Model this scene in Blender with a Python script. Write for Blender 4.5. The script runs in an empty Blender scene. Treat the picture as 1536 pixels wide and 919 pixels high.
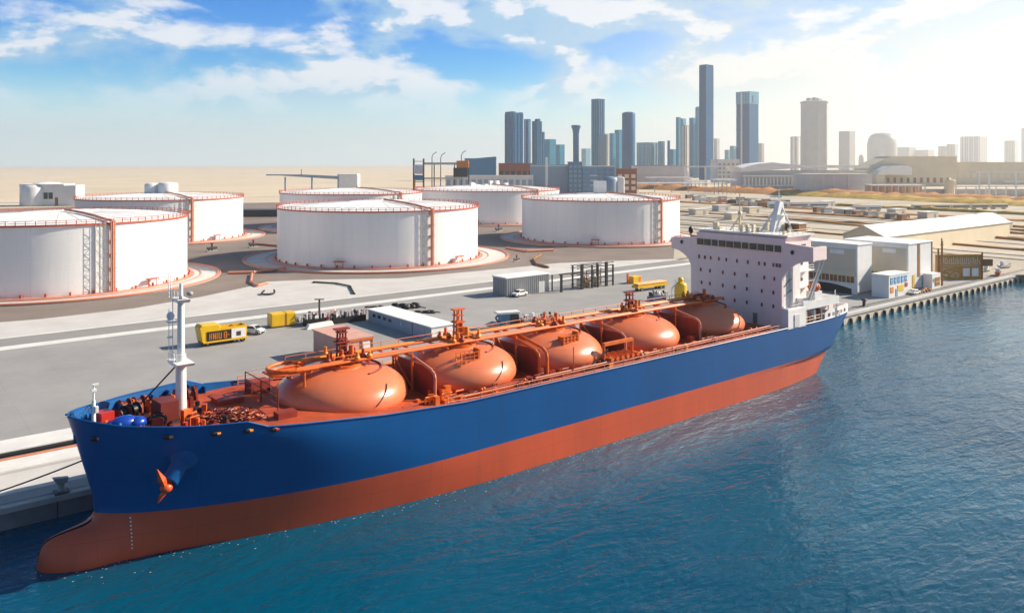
import bpy, math, random
from mathutils import Vector, Matrix
random.seed(7)
S = bpy.context.scene
COL = S.collection
PI = math.pi
H, F, CX, HY = 40.0, 1200.0, 768.0, 245.0      # camera height and lens, in metres and photo pixels
SN, CS = 0.7771, 0.6293                          # view heading
GZ = 2.6                                         # quay level above the water

def at(px, py, z=GZ):
    d = (H - z) * F / (py - HY); r = (px - CX) / F * d
    return (SN*r + CS*d, -CS*r + SN*d, z)
def atd(px, d):
    r = (px - CX) / F * d
    return (SN*r + CS*d, -CS*r + SN*d)
def depth(x, y): return CS*x + SN*y

# ------------------------------------------------------------------ materials
def mat(name, col, rough=0.6, metal=0.0, var=0.0, scale=1.0, bump=0.0, bscale=None, col2=None, stretch=(1,1,1), spec=0.5, coat=0.0):
    m = bpy.data.materials.new(name); m.use_nodes = True
    nt = m.node_tree; N = nt.nodes; L = nt.links
    b = N['Principled BSDF']
    b.inputs['Base Color'].default_value = (*col, 1); b.inputs['Roughness'].default_value = rough
    b.inputs['Metallic'].default_value = metal; b.inputs['Specular IOR Level'].default_value = spec
    if coat: b.inputs['Coat Weight'].default_value = coat; b.inputs['Coat Roughness'].default_value = 0.15
    if var or bump:
        tc = N.new('ShaderNodeTexCoord'); mp = N.new('ShaderNodeMapping')
        L.new(tc.outputs['Object'], mp.inputs[0]); mp.inputs['Scale'].default_value = stretch
    if var:
        n = N.new('ShaderNodeTexNoise'); n.inputs['Scale'].default_value = scale; n.inputs['Detail'].default_value = 6; n.inputs['Roughness'].default_value = .65
        L.new(mp.outputs[0], n.inputs['Vector'])
        r = N.new('ShaderNodeValToRGB'); r.color_ramp.elements[0].position = .3; r.color_ramp.elements[1].position = .7
        c2 = col2 or tuple(max(0, c*(1-var)) for c in col)
        r.color_ramp.elements[0].color = (*c2, 1); r.color_ramp.elements[1].color = (*[min(1, c*(1+var*.35)) for c in col], 1)
        L.new(n.outputs['Fac'], r.inputs[0]); L.new(r.outputs[0], b.inputs['Base Color'])
    if bump:
        n2 = N.new('ShaderNodeTexNoise'); n2.inputs['Scale'].default_value = bscale or scale; n2.inputs['Detail'].default_value = 5
        L.new(mp.outputs[0], n2.inputs['Vector'])
        bp = N.new('ShaderNodeBump'); bp.inputs['Strength'].default_value = 1; bp.inputs['Distance'].default_value = bump
        L.new(n2.outputs['Fac'], bp.inputs['Height']); L.new(bp.outputs[0], b.inputs['Normal'])
    return m

def seams(m, px=0, pz=0, dark=.86, w=.05, ang=0, streak=0, rust=(.30,.14,.06)):
    """plate seams (periods along the sheet, up it, or round an axis) and rain streaks on a paint"""
    nt = m.node_tree; N = nt.nodes; L = nt.links; b = N['Principled BSDF']
    tc = N.new('ShaderNodeTexCoord'); sp = N.new('ShaderNodeSeparateXYZ'); L.new(tc.outputs['Object'], sp.inputs[0])
    ls = []
    if px: ls.append(math_node(nt,'LESS_THAN',math_node(nt,'FRACT',math_node(nt,'DIVIDE',sp.outputs[0],px)),w/px))
    if pz: ls.append(math_node(nt,'LESS_THAN',math_node(nt,'FRACT',math_node(nt,'DIVIDE',sp.outputs[2] if pz>0 else sp.outputs[1],abs(pz))),w/abs(pz)))
    if ang: ls.append(math_node(nt,'LESS_THAN',math_node(nt,'FRACT',math_node(nt,'MULTIPLY',math_node(nt,'ARCTAN2',sp.outputs[1],sp.outputs[0]),ang/6.28318)),.012*ang/18))
    f = ls[0]
    for q in ls[1:]: f = math_node(nt,'MAXIMUM',f,q)
    src = b.inputs['Base Color'].links[0].from_socket if b.inputs['Base Color'].links else None
    def mix(fac, a, col, mode='MIX'):
        n = N.new('ShaderNodeMix'); n.data_type='RGBA'; n.blend_type=mode; L.new(fac, n.inputs[0])
        if a: L.new(a, n.inputs[6])
        else: n.inputs[6].default_value = b.inputs['Base Color'].default_value
        n.inputs[7].default_value = (*col,1); return n.outputs[2]
    c = mix(f, src, (dark,)*3, 'MULTIPLY')
    if streak:
        mp = N.new('ShaderNodeMapping'); mp.inputs['Scale'].default_value=(1,1,.05); L.new(tc.outputs['Object'], mp.inputs[0])
        n = N.new('ShaderNodeTexNoise'); n.inputs['Scale'].default_value=1.1; n.inputs['Detail'].default_value=5; L.new(mp.outputs[0], n.inputs['Vector'])
        r = N.new('ShaderNodeMapRange'); L.new(n.outputs['Fac'], r.inputs[0]); r.inputs[1].default_value=.58; r.inputs[2].default_value=.80; r.inputs[3].default_value=0; r.inputs[4].default_value=streak
        c = mix(r.outputs[0], c, rust)
    L.new(c, b.inputs['Base Color']); return m
def math_node(nt, op, a, b=None):
    n = nt.nodes.new('ShaderNodeMath'); n.operation = op
    for i, v in enumerate((a, b)):
        if v is None: continue
        if isinstance(v, (int, float)): n.inputs[i].default_value = v
        else: nt.links.new(v, n.inputs[i])
    return n.outputs[0]

def facade(name, glass, frame, floor=4.0, bay=3.0, rough=0.15, gap=.25, mull=.18):
    """curtain wall: storeys and mullions as a pattern in object space"""
    m = bpy.data.materials.new(name); m.use_nodes = True
    nt = m.node_tree; N = nt.nodes; L = nt.links; b = N['Principled BSDF']
    tc = N.new('ShaderNodeTexCoord'); sp = N.new('ShaderNodeSeparateXYZ'); L.new(tc.outputs['Object'], sp.inputs[0])
    fz = math_node(nt, 'FRACT', math_node(nt, 'DIVIDE', sp.outputs[2], floor))
    fu = math_node(nt, 'FRACT', math_node(nt, 'DIVIDE', math_node(nt, 'ADD', sp.outputs[0], sp.outputs[1]), bay))
    g = math_node(nt, 'MULTIPLY', math_node(nt, 'GREATER_THAN', fz, gap), math_node(nt, 'GREATER_THAN', fu, mull))
    no = N.new('ShaderNodeTexNoise'); no.inputs['Scale'].default_value = .05; L.new(tc.outputs['Object'], no.inputs[0])
    b.inputs['Specular IOR Level'].default_value=.22
    gm = N.new('ShaderNodeMix'); gm.data_type = 'RGBA'
    L.new(no.outputs['Fac'], gm.inputs[0]); gm.inputs[6].default_value = (*[c*.7 for c in glass], 1); gm.inputs[7].default_value = (*[min(1, c*1.35) for c in glass], 1)
    mx = N.new('ShaderNodeMix'); mx.data_type = 'RGBA'
    L.new(g, mx.inputs[0]); mx.inputs[6].default_value = (*frame, 1); L.new(gm.outputs[2], mx.inputs[7])
    L.new(mx.outputs[2], b.inputs['Base Color'])
    rr = N.new('ShaderNodeMapRange'); L.new(g, rr.inputs[0]); rr.inputs[3].default_value = .6; rr.inputs[4].default_value = rough
    L.new(rr.outputs[0], b.inputs['Roughness'])
    return m

M = {}
M['white'] = mat('white_paint', (.78,.77,.75), .45, var=.10, scale=.35)
M['tank'] = mat('tank_paint', (.80,.795,.78), .42, var=.07, scale=.22, stretch=(1,1,.12))
M['roofw'] = mat('roof_white', (.80,.79,.77), .6, var=.08, scale=.12)
M['salmon'] = mat('salmon_pipe', (.62,.24,.15), .5, var=.15, scale=.8)
M['redrail'] = mat('red_rail', (.50,.085,.035), .5, var=.2, scale=.6)
M['orange'] = mat('orange_paint', (.74,.15,.02), .42, var=.25, scale=.9)
M['amber'] = mat('amber_paint', (.80,.26,.02), .42, var=.25, scale=.9)
M['anchorred'] = mat('anchor_red', (.72,.09,.012), .4, var=.4, scale=1.5)
M['deck'] = mat('deck_paint', (.46,.072,.018), .6, var=.35, scale=.5, bump=.01)
M['deckred'] = mat('deck_red', (.30,.035,.018), .55, var=.3, scale=.7)
M['darkred'] = mat('dark_red', (.16,.02,.012), .5, var=.3, scale=1)
M['dome'] = mat('dome_paint', (.71,.192,.08), .34, var=.10, scale=.25, coat=.25)
M['blue'] = mat('hull_blue', (.001,.080,.265), .42, var=.16, scale=.10, stretch=(1,1,.35), spec=.35)
M['hullred'] = mat('hull_red', (.56,.085,.03), .45, var=.16, scale=.12, stretch=(1,1,.4))
M['bluemach'] = mat('machine_blue', (.006,.05,.35), .3, var=.2, scale=1)
M['cream'] = mat('house_front_shade', (.88,.70,.665), .5, var=.06, scale=.3)  # pink of the shaded front put into its paint; lit flank is whiter
M['housewhite'] = mat('house_white', (.86,.80,.775), .5, var=.06, scale=.3)
M['winframe'] = mat('window_red', (.16,.02,.02), .4)
M['glass'] = mat('dark_glass', (.012,.035,.03), .08)
M['black'] = mat('black_steel', (.012,.012,.014), .5, var=.3, scale=2)
M['dark'] = mat('dark_steel', (.05,.052,.055), .5, var=.3, scale=1)
M['steel'] = mat('grey_steel', (.30,.31,.32), .5, var=.2, scale=.6)
M['concrete'] = mat('concrete', (.42,.40,.375), .85, var=.2, scale=.25, bump=.01, bscale=2)
M['quayshade'] = mat('quay_shade_concrete', (.22,.225,.23), .85, var=.35, scale=.3, bump=.02, bscale=1.5)  # shade on the quay put into darker concrete; blotches are weathering
M['lightcon'] = mat('light_concrete', (.56,.54,.515), .85, var=.14, scale=.12)
M['line'] = mat('road_paint', (.70,.69,.66), .7, var=.15, scale=.3)
M['asphalt'] = mat('apron_asphalt', (.315,.308,.30), .85, var=.20, scale=.06, bump=.01, bscale=1.5)
M['road'] = mat('road_asphalt', (.27,.262,.25), .85, var=.12, scale=.08)
M['yard'] = mat('yard_soil', (.22,.175,.15), .9, var=.25, scale=.05)
M['sand'] = mat('sand', (.60,.50,.36), .95, var=.16, scale=.006)
M['railground'] = mat('rail_ballast', (.47,.41,.32), .95, var=.3, scale=.03, stretch=(.3,1,1))
M['earth'] = mat('brown_earth', (.42,.17,.03), .95, var=.35, scale=.1, bump=.2)
M['hedge'] = mat('dry_scrub', (.46,.29,.03), .95, var=.5, scale=.12, bump=.6)
M['yellow'] = mat('yellow_paint', (.78,.47,.01), .4, var=.12, scale=.6)
M['greyblue'] = mat('grey_blue_wall', (.24,.34,.44), .5, var=.12, scale=.2)
M['bluewall'] = mat('blue_wall', (.08,.22,.36), .5, var=.12, scale=.1)
M['greywall'] = mat('grey_wall', (.62,.61,.60), .7, var=.12, scale=.1)
M['beige'] = mat('beige_panel', (.62,.54,.42), .7, var=.12, scale=.1)
M['brick'] = mat('red_brick', (.30,.09,.055), .8, var=.2, scale=.3)
M['tan'] = mat('tan_wall', (.70,.60,.43), .8, var=.12, scale=.05)
M['cabin'] = mat('cabin_pink', (.66,.36,.28), .6, var=.15, scale=.4)
M['rust'] = mat('rusty_panel', (.30,.13,.035), .7, var=.4, scale=.7)
M['ochre'] = mat('ochre_panel', (.52,.27,.055), .7, var=.35, scale=.7)
M['sign'] = mat('sign_cream', (.72,.62,.45), .6)
M['red'] = mat('signal_red', (.45,.02,.015), .4)
M['bluep'] = mat('pane_blue', (.12,.32,.55), .2)
M['rubber'] = mat('rubber', (.025,.02,.018), .8, var=.3, scale=2)
M['wood'] = mat('pile_wood', (.06,.04,.028), .85, var=.4, scale=2)

seams(M['blue'],9.0,2.6,.80,.07,streak=.28,rust=(.03,.05,.10)); seams(M['hullred'],9.0,2.2,.82,.07,streak=.35,rust=(.22,.07,.04))
seams(M['tank'],0,2.55,.90,.06,ang=26,streak=.20,rust=(.50,.44,.38)); seams(M['dome'],0,1.55,.88,.04,ang=16,streak=.16,rust=(.42,.15,.09))
seams(M['asphalt'],9.0,-9.0,.90,.10,streak=0); seams(M['lightcon'],6.0,-6.0,.91,.09); seams(M['white'],0,3.0,.95,.05,streak=.14,rust=(.5,.45,.4))
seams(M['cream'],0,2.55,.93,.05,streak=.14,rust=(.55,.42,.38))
# water
def water_mat():
    m = bpy.data.materials.new('sea_water'); m.use_nodes = True
    nt = m.node_tree; N = nt.nodes; L = nt.links; b = N['Principled BSDF']
    b.inputs['Base Color'].default_value = (.002,.060,.12,1); b.inputs['Roughness'].default_value = .035
    b.inputs['IOR'].default_value = 1.33
    tc = N.new('ShaderNodeTexCoord')
    def layer(rot, sc, st, det=4, dist=0.0):
        mp = N.new('ShaderNodeMapping'); mp.inputs['Rotation'].default_value = (0,0,rot); mp.inputs['Scale'].default_value = st
        L.new(tc.outputs['Object'], mp.inputs[0])
        n = N.new('ShaderNodeTexNoise'); n.inputs['Scale'].default_value = sc; n.inputs['Detail'].default_value = det
        n.inputs['Distortion'].default_value = dist
        L.new(mp.outputs[0], n.inputs['Vector']); return n.outputs['Fac']
    a = layer(1.15, .16, (.35,1,1), 3, .6)
    c = layer(1.3, .5, (.35,1,1), 4, .8)
    e = layer(1.0, 1.5, (.5,1,1), 3, .3)
    h = math_node(nt, 'ADD', math_node(nt, 'MULTIPLY', a, .75), math_node(nt, 'ADD', math_node(nt, 'MULTIPLY', c, .50), math_node(nt, 'MULTIPLY', e, .20)))
    bp = N.new('ShaderNodeBump'); bp.inputs['Strength'].default_value = 1; bp.inputs['Distance'].default_value = .55
    L.new(h, bp.inputs['Height']); L.new(bp.outputs[0], b.inputs['Normal'])
    # body colour varies gently in big patches
    g = layer(.2, .012, (1,1,1), 2)
    r = N.new('ShaderNodeValToRGB'); r.color_ramp.elements[0].position = .35; r.color_ramp.elements[1].position = .7
    r.color_ramp.elements[0].color = (.0003,.044,.092,1); r.color_ramp.elements[1].color = (.0006,.088,.155,1)
    L.new(g, r.inputs[0]); L.new(r.outputs[0], b.inputs['Base Color'])
    return m
M['water'] = water_mat()

# ------------------------------------------------------------------ mesh builder
class MB:
    def __init__(s): s.v=[]; s.f=[]; s.m=[]; s.s=[]
    def add(s, vs, fs, m=0, sm=False):
        o=len(s.v); s.v += [tuple(p) for p in vs]
        for f in fs: s.f.append([i+o for i in f]); s.m.append(m); s.s.append(sm)
        return s
    def box(s, cx, cy, z0, sx, sy, h, rot=0, m=0, taper=1.0):
        c,n = math.cos(rot), math.sin(rot); vs=[]
        for z,t in ((z0,1),(z0+h,taper)):
            for ax,ay in ((-1,-1),(1,-1),(1,1),(-1,1)):
                x,y=ax*sx/2*t, ay*sy/2*t; vs.append((cx+c*x-n*y, cy+n*x+c*y, z))
        return s.add(vs, [(3,2,1,0),(4,5,6,7),(0,1,5,4),(1,2,6,5),(2,3,7,6),(3,0,4,7)], m)
    def cyl(s, p0, p1, r0, r1=None, n=10, m=0, caps=True):
        r1 = r0 if r1 is None else r1
        a,b=Vector(p0),Vector(p1); d=(b-a).normalized()
        u=d.orthogonal().normalized(); w=d.cross(u); vs=[]
        for p,r in ((a,r0),(b,r1)):
            for i in range(n):
                t=2*PI*i/n; vs.append(p+u*(r*math.cos(t))+w*(r*math.sin(t)))
        s.add(vs,[(i,(i+1)%n,n+(i+1)%n,n+i) for i in range(n)],m,n>6)
        if caps:
            s.add(vs[:n],[tuple(reversed(range(n)))],m); s.add(vs[n:],[tuple(range(n))],m)
        return s
    def tube(s, pts, r, n=6, m=0):
        for a,b in zip(pts,pts[1:]):
            if (Vector(a)-Vector(b)).length>1e-4: s.cyl(a,b,r,r,n,m)
        return s
    def lathe(s, cx, cy, prof, n=48, m=0, sm=True, a0=0, a1=2*PI):
        full = abs(a1-a0-2*PI)<1e-6; k=n if full else n+1; vs=[]
        for r,z in prof:
            for i in range(k):
                t=a0+(a1-a0)*i/n; vs.append((cx+r*math.cos(t), cy+r*math.sin(t), z))
        fs=[]
        for j in range(len(prof)-1):
            for i in range(n):
                i2=(i+1)%k; fs.append((j*k+i, j*k+i2, (j+1)*k+i2, (j+1)*k+i))
        return s.add(vs,fs,m,sm)
    def prism(s, poly, z0, z1, m=0):
        n=len(poly); vs=[(x,y,z0) for x,y in poly]+[(x,y,z1) for x,y in poly]
        return s.add(vs,[tuple(reversed(range(n))),tuple(range(n,2*n))]+[(i,(i+1)%n,n+(i+1)%n,n+i) for i in range(n)],m)
    def extr(s, poly, axis, t0, t1, m=0):
        """polygon in the plane across `axis`, extruded along it ('x': poly=(y,z); 'y': poly=(x,z))"""
        n=len(poly); P=(lambda t,a,b:(t,a,b)) if axis=='x' else (lambda t,a,b:(a,t,b))
        vs=[P(t0,a,b) for a,b in poly]+[P(t1,a,b) for a,b in poly]
        return s.add(vs,[tuple(reversed(range(n))),tuple(range(n,2*n))]+[(i,(i+1)%n,n+(i+1)%n,n+i) for i in range(n)],m)
    def blob(s, cx, cy, cz, rx, ry, rz, m=0, n=8, jit=.15):
        vs=[(cx,cy,cz-rz)]; k=n//2
        for j in range(1,k):
            t=-PI/2+PI*j/k
            for i in range(n):
                p=2*PI*i/n; q=1+random.uniform(-jit,jit)
                vs.append((cx+rx*q*math.cos(t)*math.cos(p), cy+ry*q*math.cos(t)*math.sin(p), cz+rz*q*math.sin(t)))
        vs.append((cx,cy,cz+rz)); e=len(vs)-1; fs=[]
        for i in range(n):
            fs.append((0,1+(i+1)%n,1+i)); b=1+(k-2)*n; fs.append((e,b+i,b+(i+1)%n))
            for j in range(k-2):
                a=1+j*n; fs.append((a+i,a+(i+1)%n,a+n+(i+1)%n,a+n+i))
        return s.add(vs,fs,m,True)
    def rail(s, pts, h=1.1, rows=3, r=.05, step=2.0, m=0):
        for k in range(1,rows+1):
            s.tube([(x,y,z+h*k/rows) for x,y,z in pts], r, 5, m)
        for a,b in zip(pts,pts[1:]):
            a,b=Vector(a),Vector(b); n=max(1,int((b-a).length/step))
            for i in range(n+1):
                p=a+(b-a)*i/n; s.cyl(p,(p.x,p.y,p.z+h),r*1.1,n=5,m=m)
        return s
    def build(s, name, mats, parent=None, fix=True):
        me=bpy.data.meshes.new(name); me.from_pydata(s.v,[],s.f)
        if not isinstance(mats,(list,tuple)): mats=[mats]
        for q in mats: me.materials.append(M[q] if isinstance(q,str) else q)
        me.polygons.foreach_set('material_index', s.m); me.polygons.foreach_set('use_smooth', s.s); me.update()
        if fix:
            import bmesh
            bm=bmesh.new(); bm.from_mesh(me); bmesh.ops.recalc_face_normals(bm, faces=bm.faces); bm.to_mesh(me); bm.free()
        o=bpy.data.objects.new(name,me); COL.objects.link(o)
        if parent: o.parent=parent
        return o

def tag(o, label, cat, group=None):
    o['label']=label; o['category']=cat
    if group: o['group']=group
    return o
def thing(name, label, cat, loc=(0,0,0), rz=0, group=None):
    o=bpy.data.objects.new(name,None); COL.objects.link(o); o.location=loc; o.rotation_euler=(0,0,rz)
    o.empty_display_size=.5
    return tag(o,label,cat,group)
def struct(o): o['kind']='structure'; return o
def solo(mb, name, mats, loc, rz, label, cat, group=None):
    o=mb.build(name,mats); o.location=loc; o.rotation_euler=(0,0,rz); return tag(o,label,cat,group)
def clone(o, parent):
    c=o.copy(); COL.objects.link(c); c.parent=parent; return c
def dup(root, loc, label, rz=None, group=None):
    r=root.copy(); COL.objects.link(r); r.location=loc; r['label']=label
    if rz is not None: r.rotation_euler=(0,0,rz)
    for ch in list(root.children):
        c=clone(ch,r)
        for g in list(ch.children): clone(g,c)
    return r
def sheet(name, poly, z, m):
    return struct(MB().add([(x,y,z) for x,y in poly],[tuple(range(len(poly)))],0).build(name,m,fix=False))
def rect(x0,x1,y0,y1): return [(x0,y0),(x1,y0),(x1,y1),(x0,y1)]

# ------------------------------------------------------------------ camera, sun, world
cam=bpy.data.cameras.new('camera'); co=bpy.data.objects.new('camera',cam); COL.objects.link(co)
co.location=(0,0,H); co.rotation_euler=(PI/2,0,math.atan2(SN,CS)-PI/2)
cam.sensor_width=36; cam.lens=36*F/1536; cam.shift_y=-(459.5-HY)/1536; cam.clip_end=60000; cam.clip_start=.5
S.camera=co

SUN_AZ=math.radians(51-72); SUN_EL=math.radians(31)    # azimuth from +X, right of the view and a little ahead
sd=Vector((math.cos(SUN_AZ)*math.cos(SUN_EL), math.sin(SUN_AZ)*math.cos(SUN_EL), math.sin(SUN_EL)))
sl=bpy.data.lights.new('sun','SUN'); sl.energy=5.0; sl.angle=math.radians(.5); sl.color=(1,.88,.72)
so=bpy.data.objects.new('sun',sl); COL.objects.link(so); so.rotation_euler=sd.to_track_quat('Z','Y').to_euler(); so.location=(200,0,300)

W=bpy.data.worlds.new('World'); S.world=W; W.use_nodes=True
nt=W.node_tree; N=nt.nodes; L=nt.links
bg=N['Background']; bg.inputs['Strength'].default_value=.1
sky=N.new('ShaderNodeTexSky'); sky.sky_type='NISHITA'; sky.sun_disc=False; sky.sun_elevation=SUN_EL
sky.sun_rotation=PI/2-SUN_AZ; sky.altitude=0; sky.air_density=1.0; sky.dust_density=.6; sky.ozone_density=2.5
geo=N.new('ShaderNodeTexCoord')
nv=N.new('ShaderNodeVectorMath'); nv.operation='NORMALIZE'; L.new(geo.outputs['Generated'],nv.inputs[0])
sep=N.new('ShaderNodeSeparateXYZ'); L.new(nv.outputs[0],sep.inputs[0])
dz=sep.outputs[2]
def mixc(f,a,b,mode='MIX'):
    n=N.new('ShaderNodeMix'); n.data_type='RGBA'; n.blend_type=mode
    if isinstance(f,(int,float)): n.inputs[0].default_value=f
    else: L.new(f,n.inputs[0])
    for i,v in ((6,a),(7,b)):
        if isinstance(v,tuple): n.inputs[i].default_value=(*v,1)
        else: L.new(v,n.inputs[i])
    return n.outputs[2]
def mrange(v,a,b,c=0,d=1,smooth=True):
    n=N.new('ShaderNodeMapRange'); n.interpolation_type='SMOOTHSTEP' if smooth else 'LINEAR'
    L.new(v,n.inputs[0])
    for i,x in zip((1,2,3,4),(a,b,c,d)): n.inputs[i].default_value=x
    return n.outputs[0]
def dot(v):
    n=N.new('ShaderNodeVectorMath'); n.operation='DOT_PRODUCT'; L.new(nv.outputs[0],n.inputs[0]); n.inputs[1].default_value=v; return n.outputs['Value']
CLOUD_AT=(.2,.55,.3)
# clear-air colour: the sky node, deepened with height, and above the view to cut fill light
fwd=dot((CS,SN,0)); right=dot((SN,-CS,0))
hs=N.new('ShaderNodeHueSaturation'); hs.inputs['Saturation'].default_value=1.5; L.new(sky.outputs[0],hs.inputs['Color'])
deep=mixc(mrange(dz,.02,.17), (.45,.90,1.0), (.0,.60,1.0))
base=mixc(1.0, hs.outputs[0], deep, 'MULTIPLY')
base=mixc(mrange(dz,.14,.55,0,.88), base, (.02,.42,1.05))
# clouds: noise over direction, flattened towards the horizon, lit from the sun's side
mp=N.new('ShaderNodeMapping'); mp.inputs['Scale'].default_value=(1,1,2.3); mp.inputs['Location'].default_value=CLOUD_AT; L.new(nv.outputs[0],mp.inputs[0])
def cloud(off):
    a=N.new('ShaderNodeVectorMath'); a.operation='ADD'; L.new(mp.outputs[0],a.inputs[0]); a.inputs[1].default_value=off
    n=N.new('ShaderNodeTexNoise'); n.inputs['Scale'].default_value=6.0; n.inputs['Detail'].default_value=10; n.inputs['Roughness'].default_value=.52; n.inputs['Lacunarity'].default_value=2.2
    n.inputs['Distortion'].default_value=.15
    L.new(a.outputs[0],n.inputs['Vector']); return n.outputs['Fac']
c0=cloud((0,0,0)); c1=cloud((.016,-.010,.045))
cover=math_node(nt,'ADD',c0,mrange(right,-.6,.5,-.01,.08,False))
cm=math_node(nt,'MULTIPLY',mrange(cover,.43,.585),math_node(nt,'MULTIPLY',mrange(dz,.05,.11,.25,1),mrange(dz,.2,.42,1,.04)))
lit=mrange(math_node(nt,'SUBTRACT',c0,c1),-.02,.05)
ccol=mixc(lit,(2.3,3.7,4.9),(5.5,5.6,5.7))
skyc=mixc(math_node(nt,'MULTIPLY',cm,.9),base,ccol)
# pale horizon, dimmed behind the camera to cut fill light, and the warm glow to the right
hz=mrange(dz,.12,0.0)
skyc=mixc(math_node(nt,'MULTIPLY',hz,.82),skyc,(4.9,6.1,6.6))
skyc=mixc(mrange(fwd,.45,-.25,0,.75),skyc,(.6,1.25,2.3))
gd=Vector((SN*math.sin(.70)+CS*math.cos(.70), -CS*math.sin(.70)+SN*math.cos(.70), .04)).normalized()
glow=mrange(dot(gd),.74,.985)
skyc=mixc(math_node(nt,'MULTIPLY',glow,mrange(dz,.02,.2,.94,.38)),skyc,(6.4,5.95,4.9))
L.new(skyc,bg.inputs['Color'])

S.view_settings.view_transform='Standard'; S.view_settings.look='None'; S.view_settings.exposure=.84; S.view_settings.gamma=1
S.cycles.use_denoising=True
S.cycles.max_bounces=8; S.cycles.diffuse_bounces=3; S.cycles.glossy_bounces=3; S.cycles.volume_bounces=1
S.cycles.sample_clamp_indirect=4

# haze over the whole place
hb=MB().box(3500,4500,-4,14500,13000,464).build('haze',[])
hb['kind']='stuff'
hm=bpy.data.materials.new('haze_air'); hm.use_nodes=True; hn=hm.node_tree.nodes; hn.clear()
ho=hn.new('ShaderNodeOutputMaterial'); hv=hn.new('ShaderNodeVolumePrincipled')
hv.inputs['Color'].default_value=(.90,.92,.93,1); hv.inputs['Density'].default_value=1.15e-4; hv.inputs['Anisotropy'].default_value=.7
hm.node_tree.links.new(hv.outputs[0],ho.inputs['Volume']); hb.data.materials.append(hm)

# ------------------------------------------------------------------ ground, water, quay
QY=102.6
struct(MB().add([(-700,-700,0),(5000,-700,0),(5000,QY+1,0),(-700,QY+1,0)],[(0,1,2,3)]).build('water','water',fix=False))
sheet('ground', rect(-3000,10000,QY+.9,10500), 2.50, 'sand')
P=[at(*p)[:2] for p in ((-500,560),(-40,486),(60,478),(200,462),(300,445),(380,428),(400,422),(470,419),(600,417),(760,402),(840,394),(1010,388))]
sheet('tank_yard', P+[at(1040,345)[:2],at(1010,310)[:2],at(700,300)[:2],at(300,305)[:2],at(-300,320)[:2]], 2.52, 'yard')
sheet('pavement', [(-250,202.4)]+P+[(330,202.4)], 2.545, 'lightcon')
sheet('apron', rect(-300,1600,QY+.9,188.6), 2.57, 'asphalt')
sheet('road', rect(-300,330,192.4,201), 2.574, 'road')
sheet('road_edge_line', rect(-300,330,188.6,192.4), 2.60, 'line')
sheet('road_edge_line', rect(-300,330,201,202.4), 2.60, 'line')
# slab strip and raised kerb along the quay by the bow
sheet('quay_pavement', rect(-160,150,QY+3.6,113.2), 2.59, 'lightcon')
sheet('quay_slab', rect(-160,150,114.2,118.4), 2.62, 'line')
k=struct(MB().box(-5,113.7,2.5,310,.5,.28).build('quay_kerb','lightcon'))
k=struct(MB().box(-5,118.6,2.5,310,.25,.35).build('quay_kerb','salmon'))
k=struct(MB().box(-5,122.6,2.5,310,5.2,.75).build('quay_kerb','line'))
q=MB().tube([(-150,119.6,2.95),(150,119.6,2.95)],.28,8)
for i in range(40): q.box(-145+i*7.4,119.6,2.6,.3,.8,.3)
solo(q,'service_pipe','black',(0,0,0),0,'long black service pipe running along the white kerb behind the bow','pipe')
# quay wall of concrete panels with a coping
q=MB()
for i in range(-30,26): q.box(i*6.0+2,QY+.35+(.06 if i%3 else 0),-3,5.9,.7,4.9,m=0)
q.box(-13,QY+1.0,-3,336,.6,4.8,m=0); q.box(-13,QY+.45,1.9,336,1.5,.62,m=1)
solo(q,'quay_wall',['quayshade','concrete'],(0,0,0),0,'shade-darkened concrete quay wall of upright panels with a coping along the ship','quay wall')
q=MB()
for i in range(60): q.box(159+i*8,QY+.35,-3,7.94,.7,4.9,m=0)
q.box(395,QY+1.0,-3,480,.6,4.8,m=0); q.box(395,QY+.45,1.9,480,1.5,.62,m=1)
solo(q,'quay_wall',['beige','lightcon'],(0,0,0),0,'pale beige quay wall right of the stern carrying the dark fender piles','quay wall')
# fenders on the quay right of the ship
f0=None
fp=MB(); fp.box(0,-.05,-1.4,.48,.5,2.5); 
fc=MB(); fc.box(0,.05,1.1,.6,.5,.18); fs=MB(); fs.cyl((0,-.32,-.9),(0,-.32,1.0),.14,n=8)
for i in range(-2,31):
    x=192.3+4.33*i
    if f0 is None:
        f0=thing('fender_pile','dark upright fender pile on the quay wall right of the stern','fender',(x,QY-.2,0),0,'fender piles along the quay right of the ship')
        fp.build('pile','wood',f0); fc.build('cap','rust',f0); fs.build('rubber_strip','rubber',f0)
    else: dup(f0,(x,QY-.2,0),f0['label'])
# bollards
def bollard(px,py,label):
    x,y,_=at(px,py); t=thing('mooring_bollard',label,'bollard',(x,y,2.6))
    MB().box(0,0,0,1.5,1.5,.12).build('base_plate','dark',t)
    MB().lathe(0,0,[(.0,.1),(.5,.1),(.36,.3),(.34,.9),(.38,1.0)],14).build('post','steel',t)
    MB().extr([(-.9,1.75),(.7,1.55),(.55,1.0),(-.45,1.0)],'y',-.35,.35).build('head','steel',t)
    return x,y
bx,by=bollard(92,737,'grey mooring bollard on the shaded quay edge left of the bow')
b2=(bx-22,by); t=thing('mooring_bollard','grey mooring bollard past the left edge holding the bow rope','bollard',(b2[0],b2[1],2.6))
MB().lathe(0,0,[(.6,0),(.5,.2),(.36,.3),(.34,.9),(.6,1.0),(.6,1.2),(0,1.25)],14).build('post','steel',t)

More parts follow.
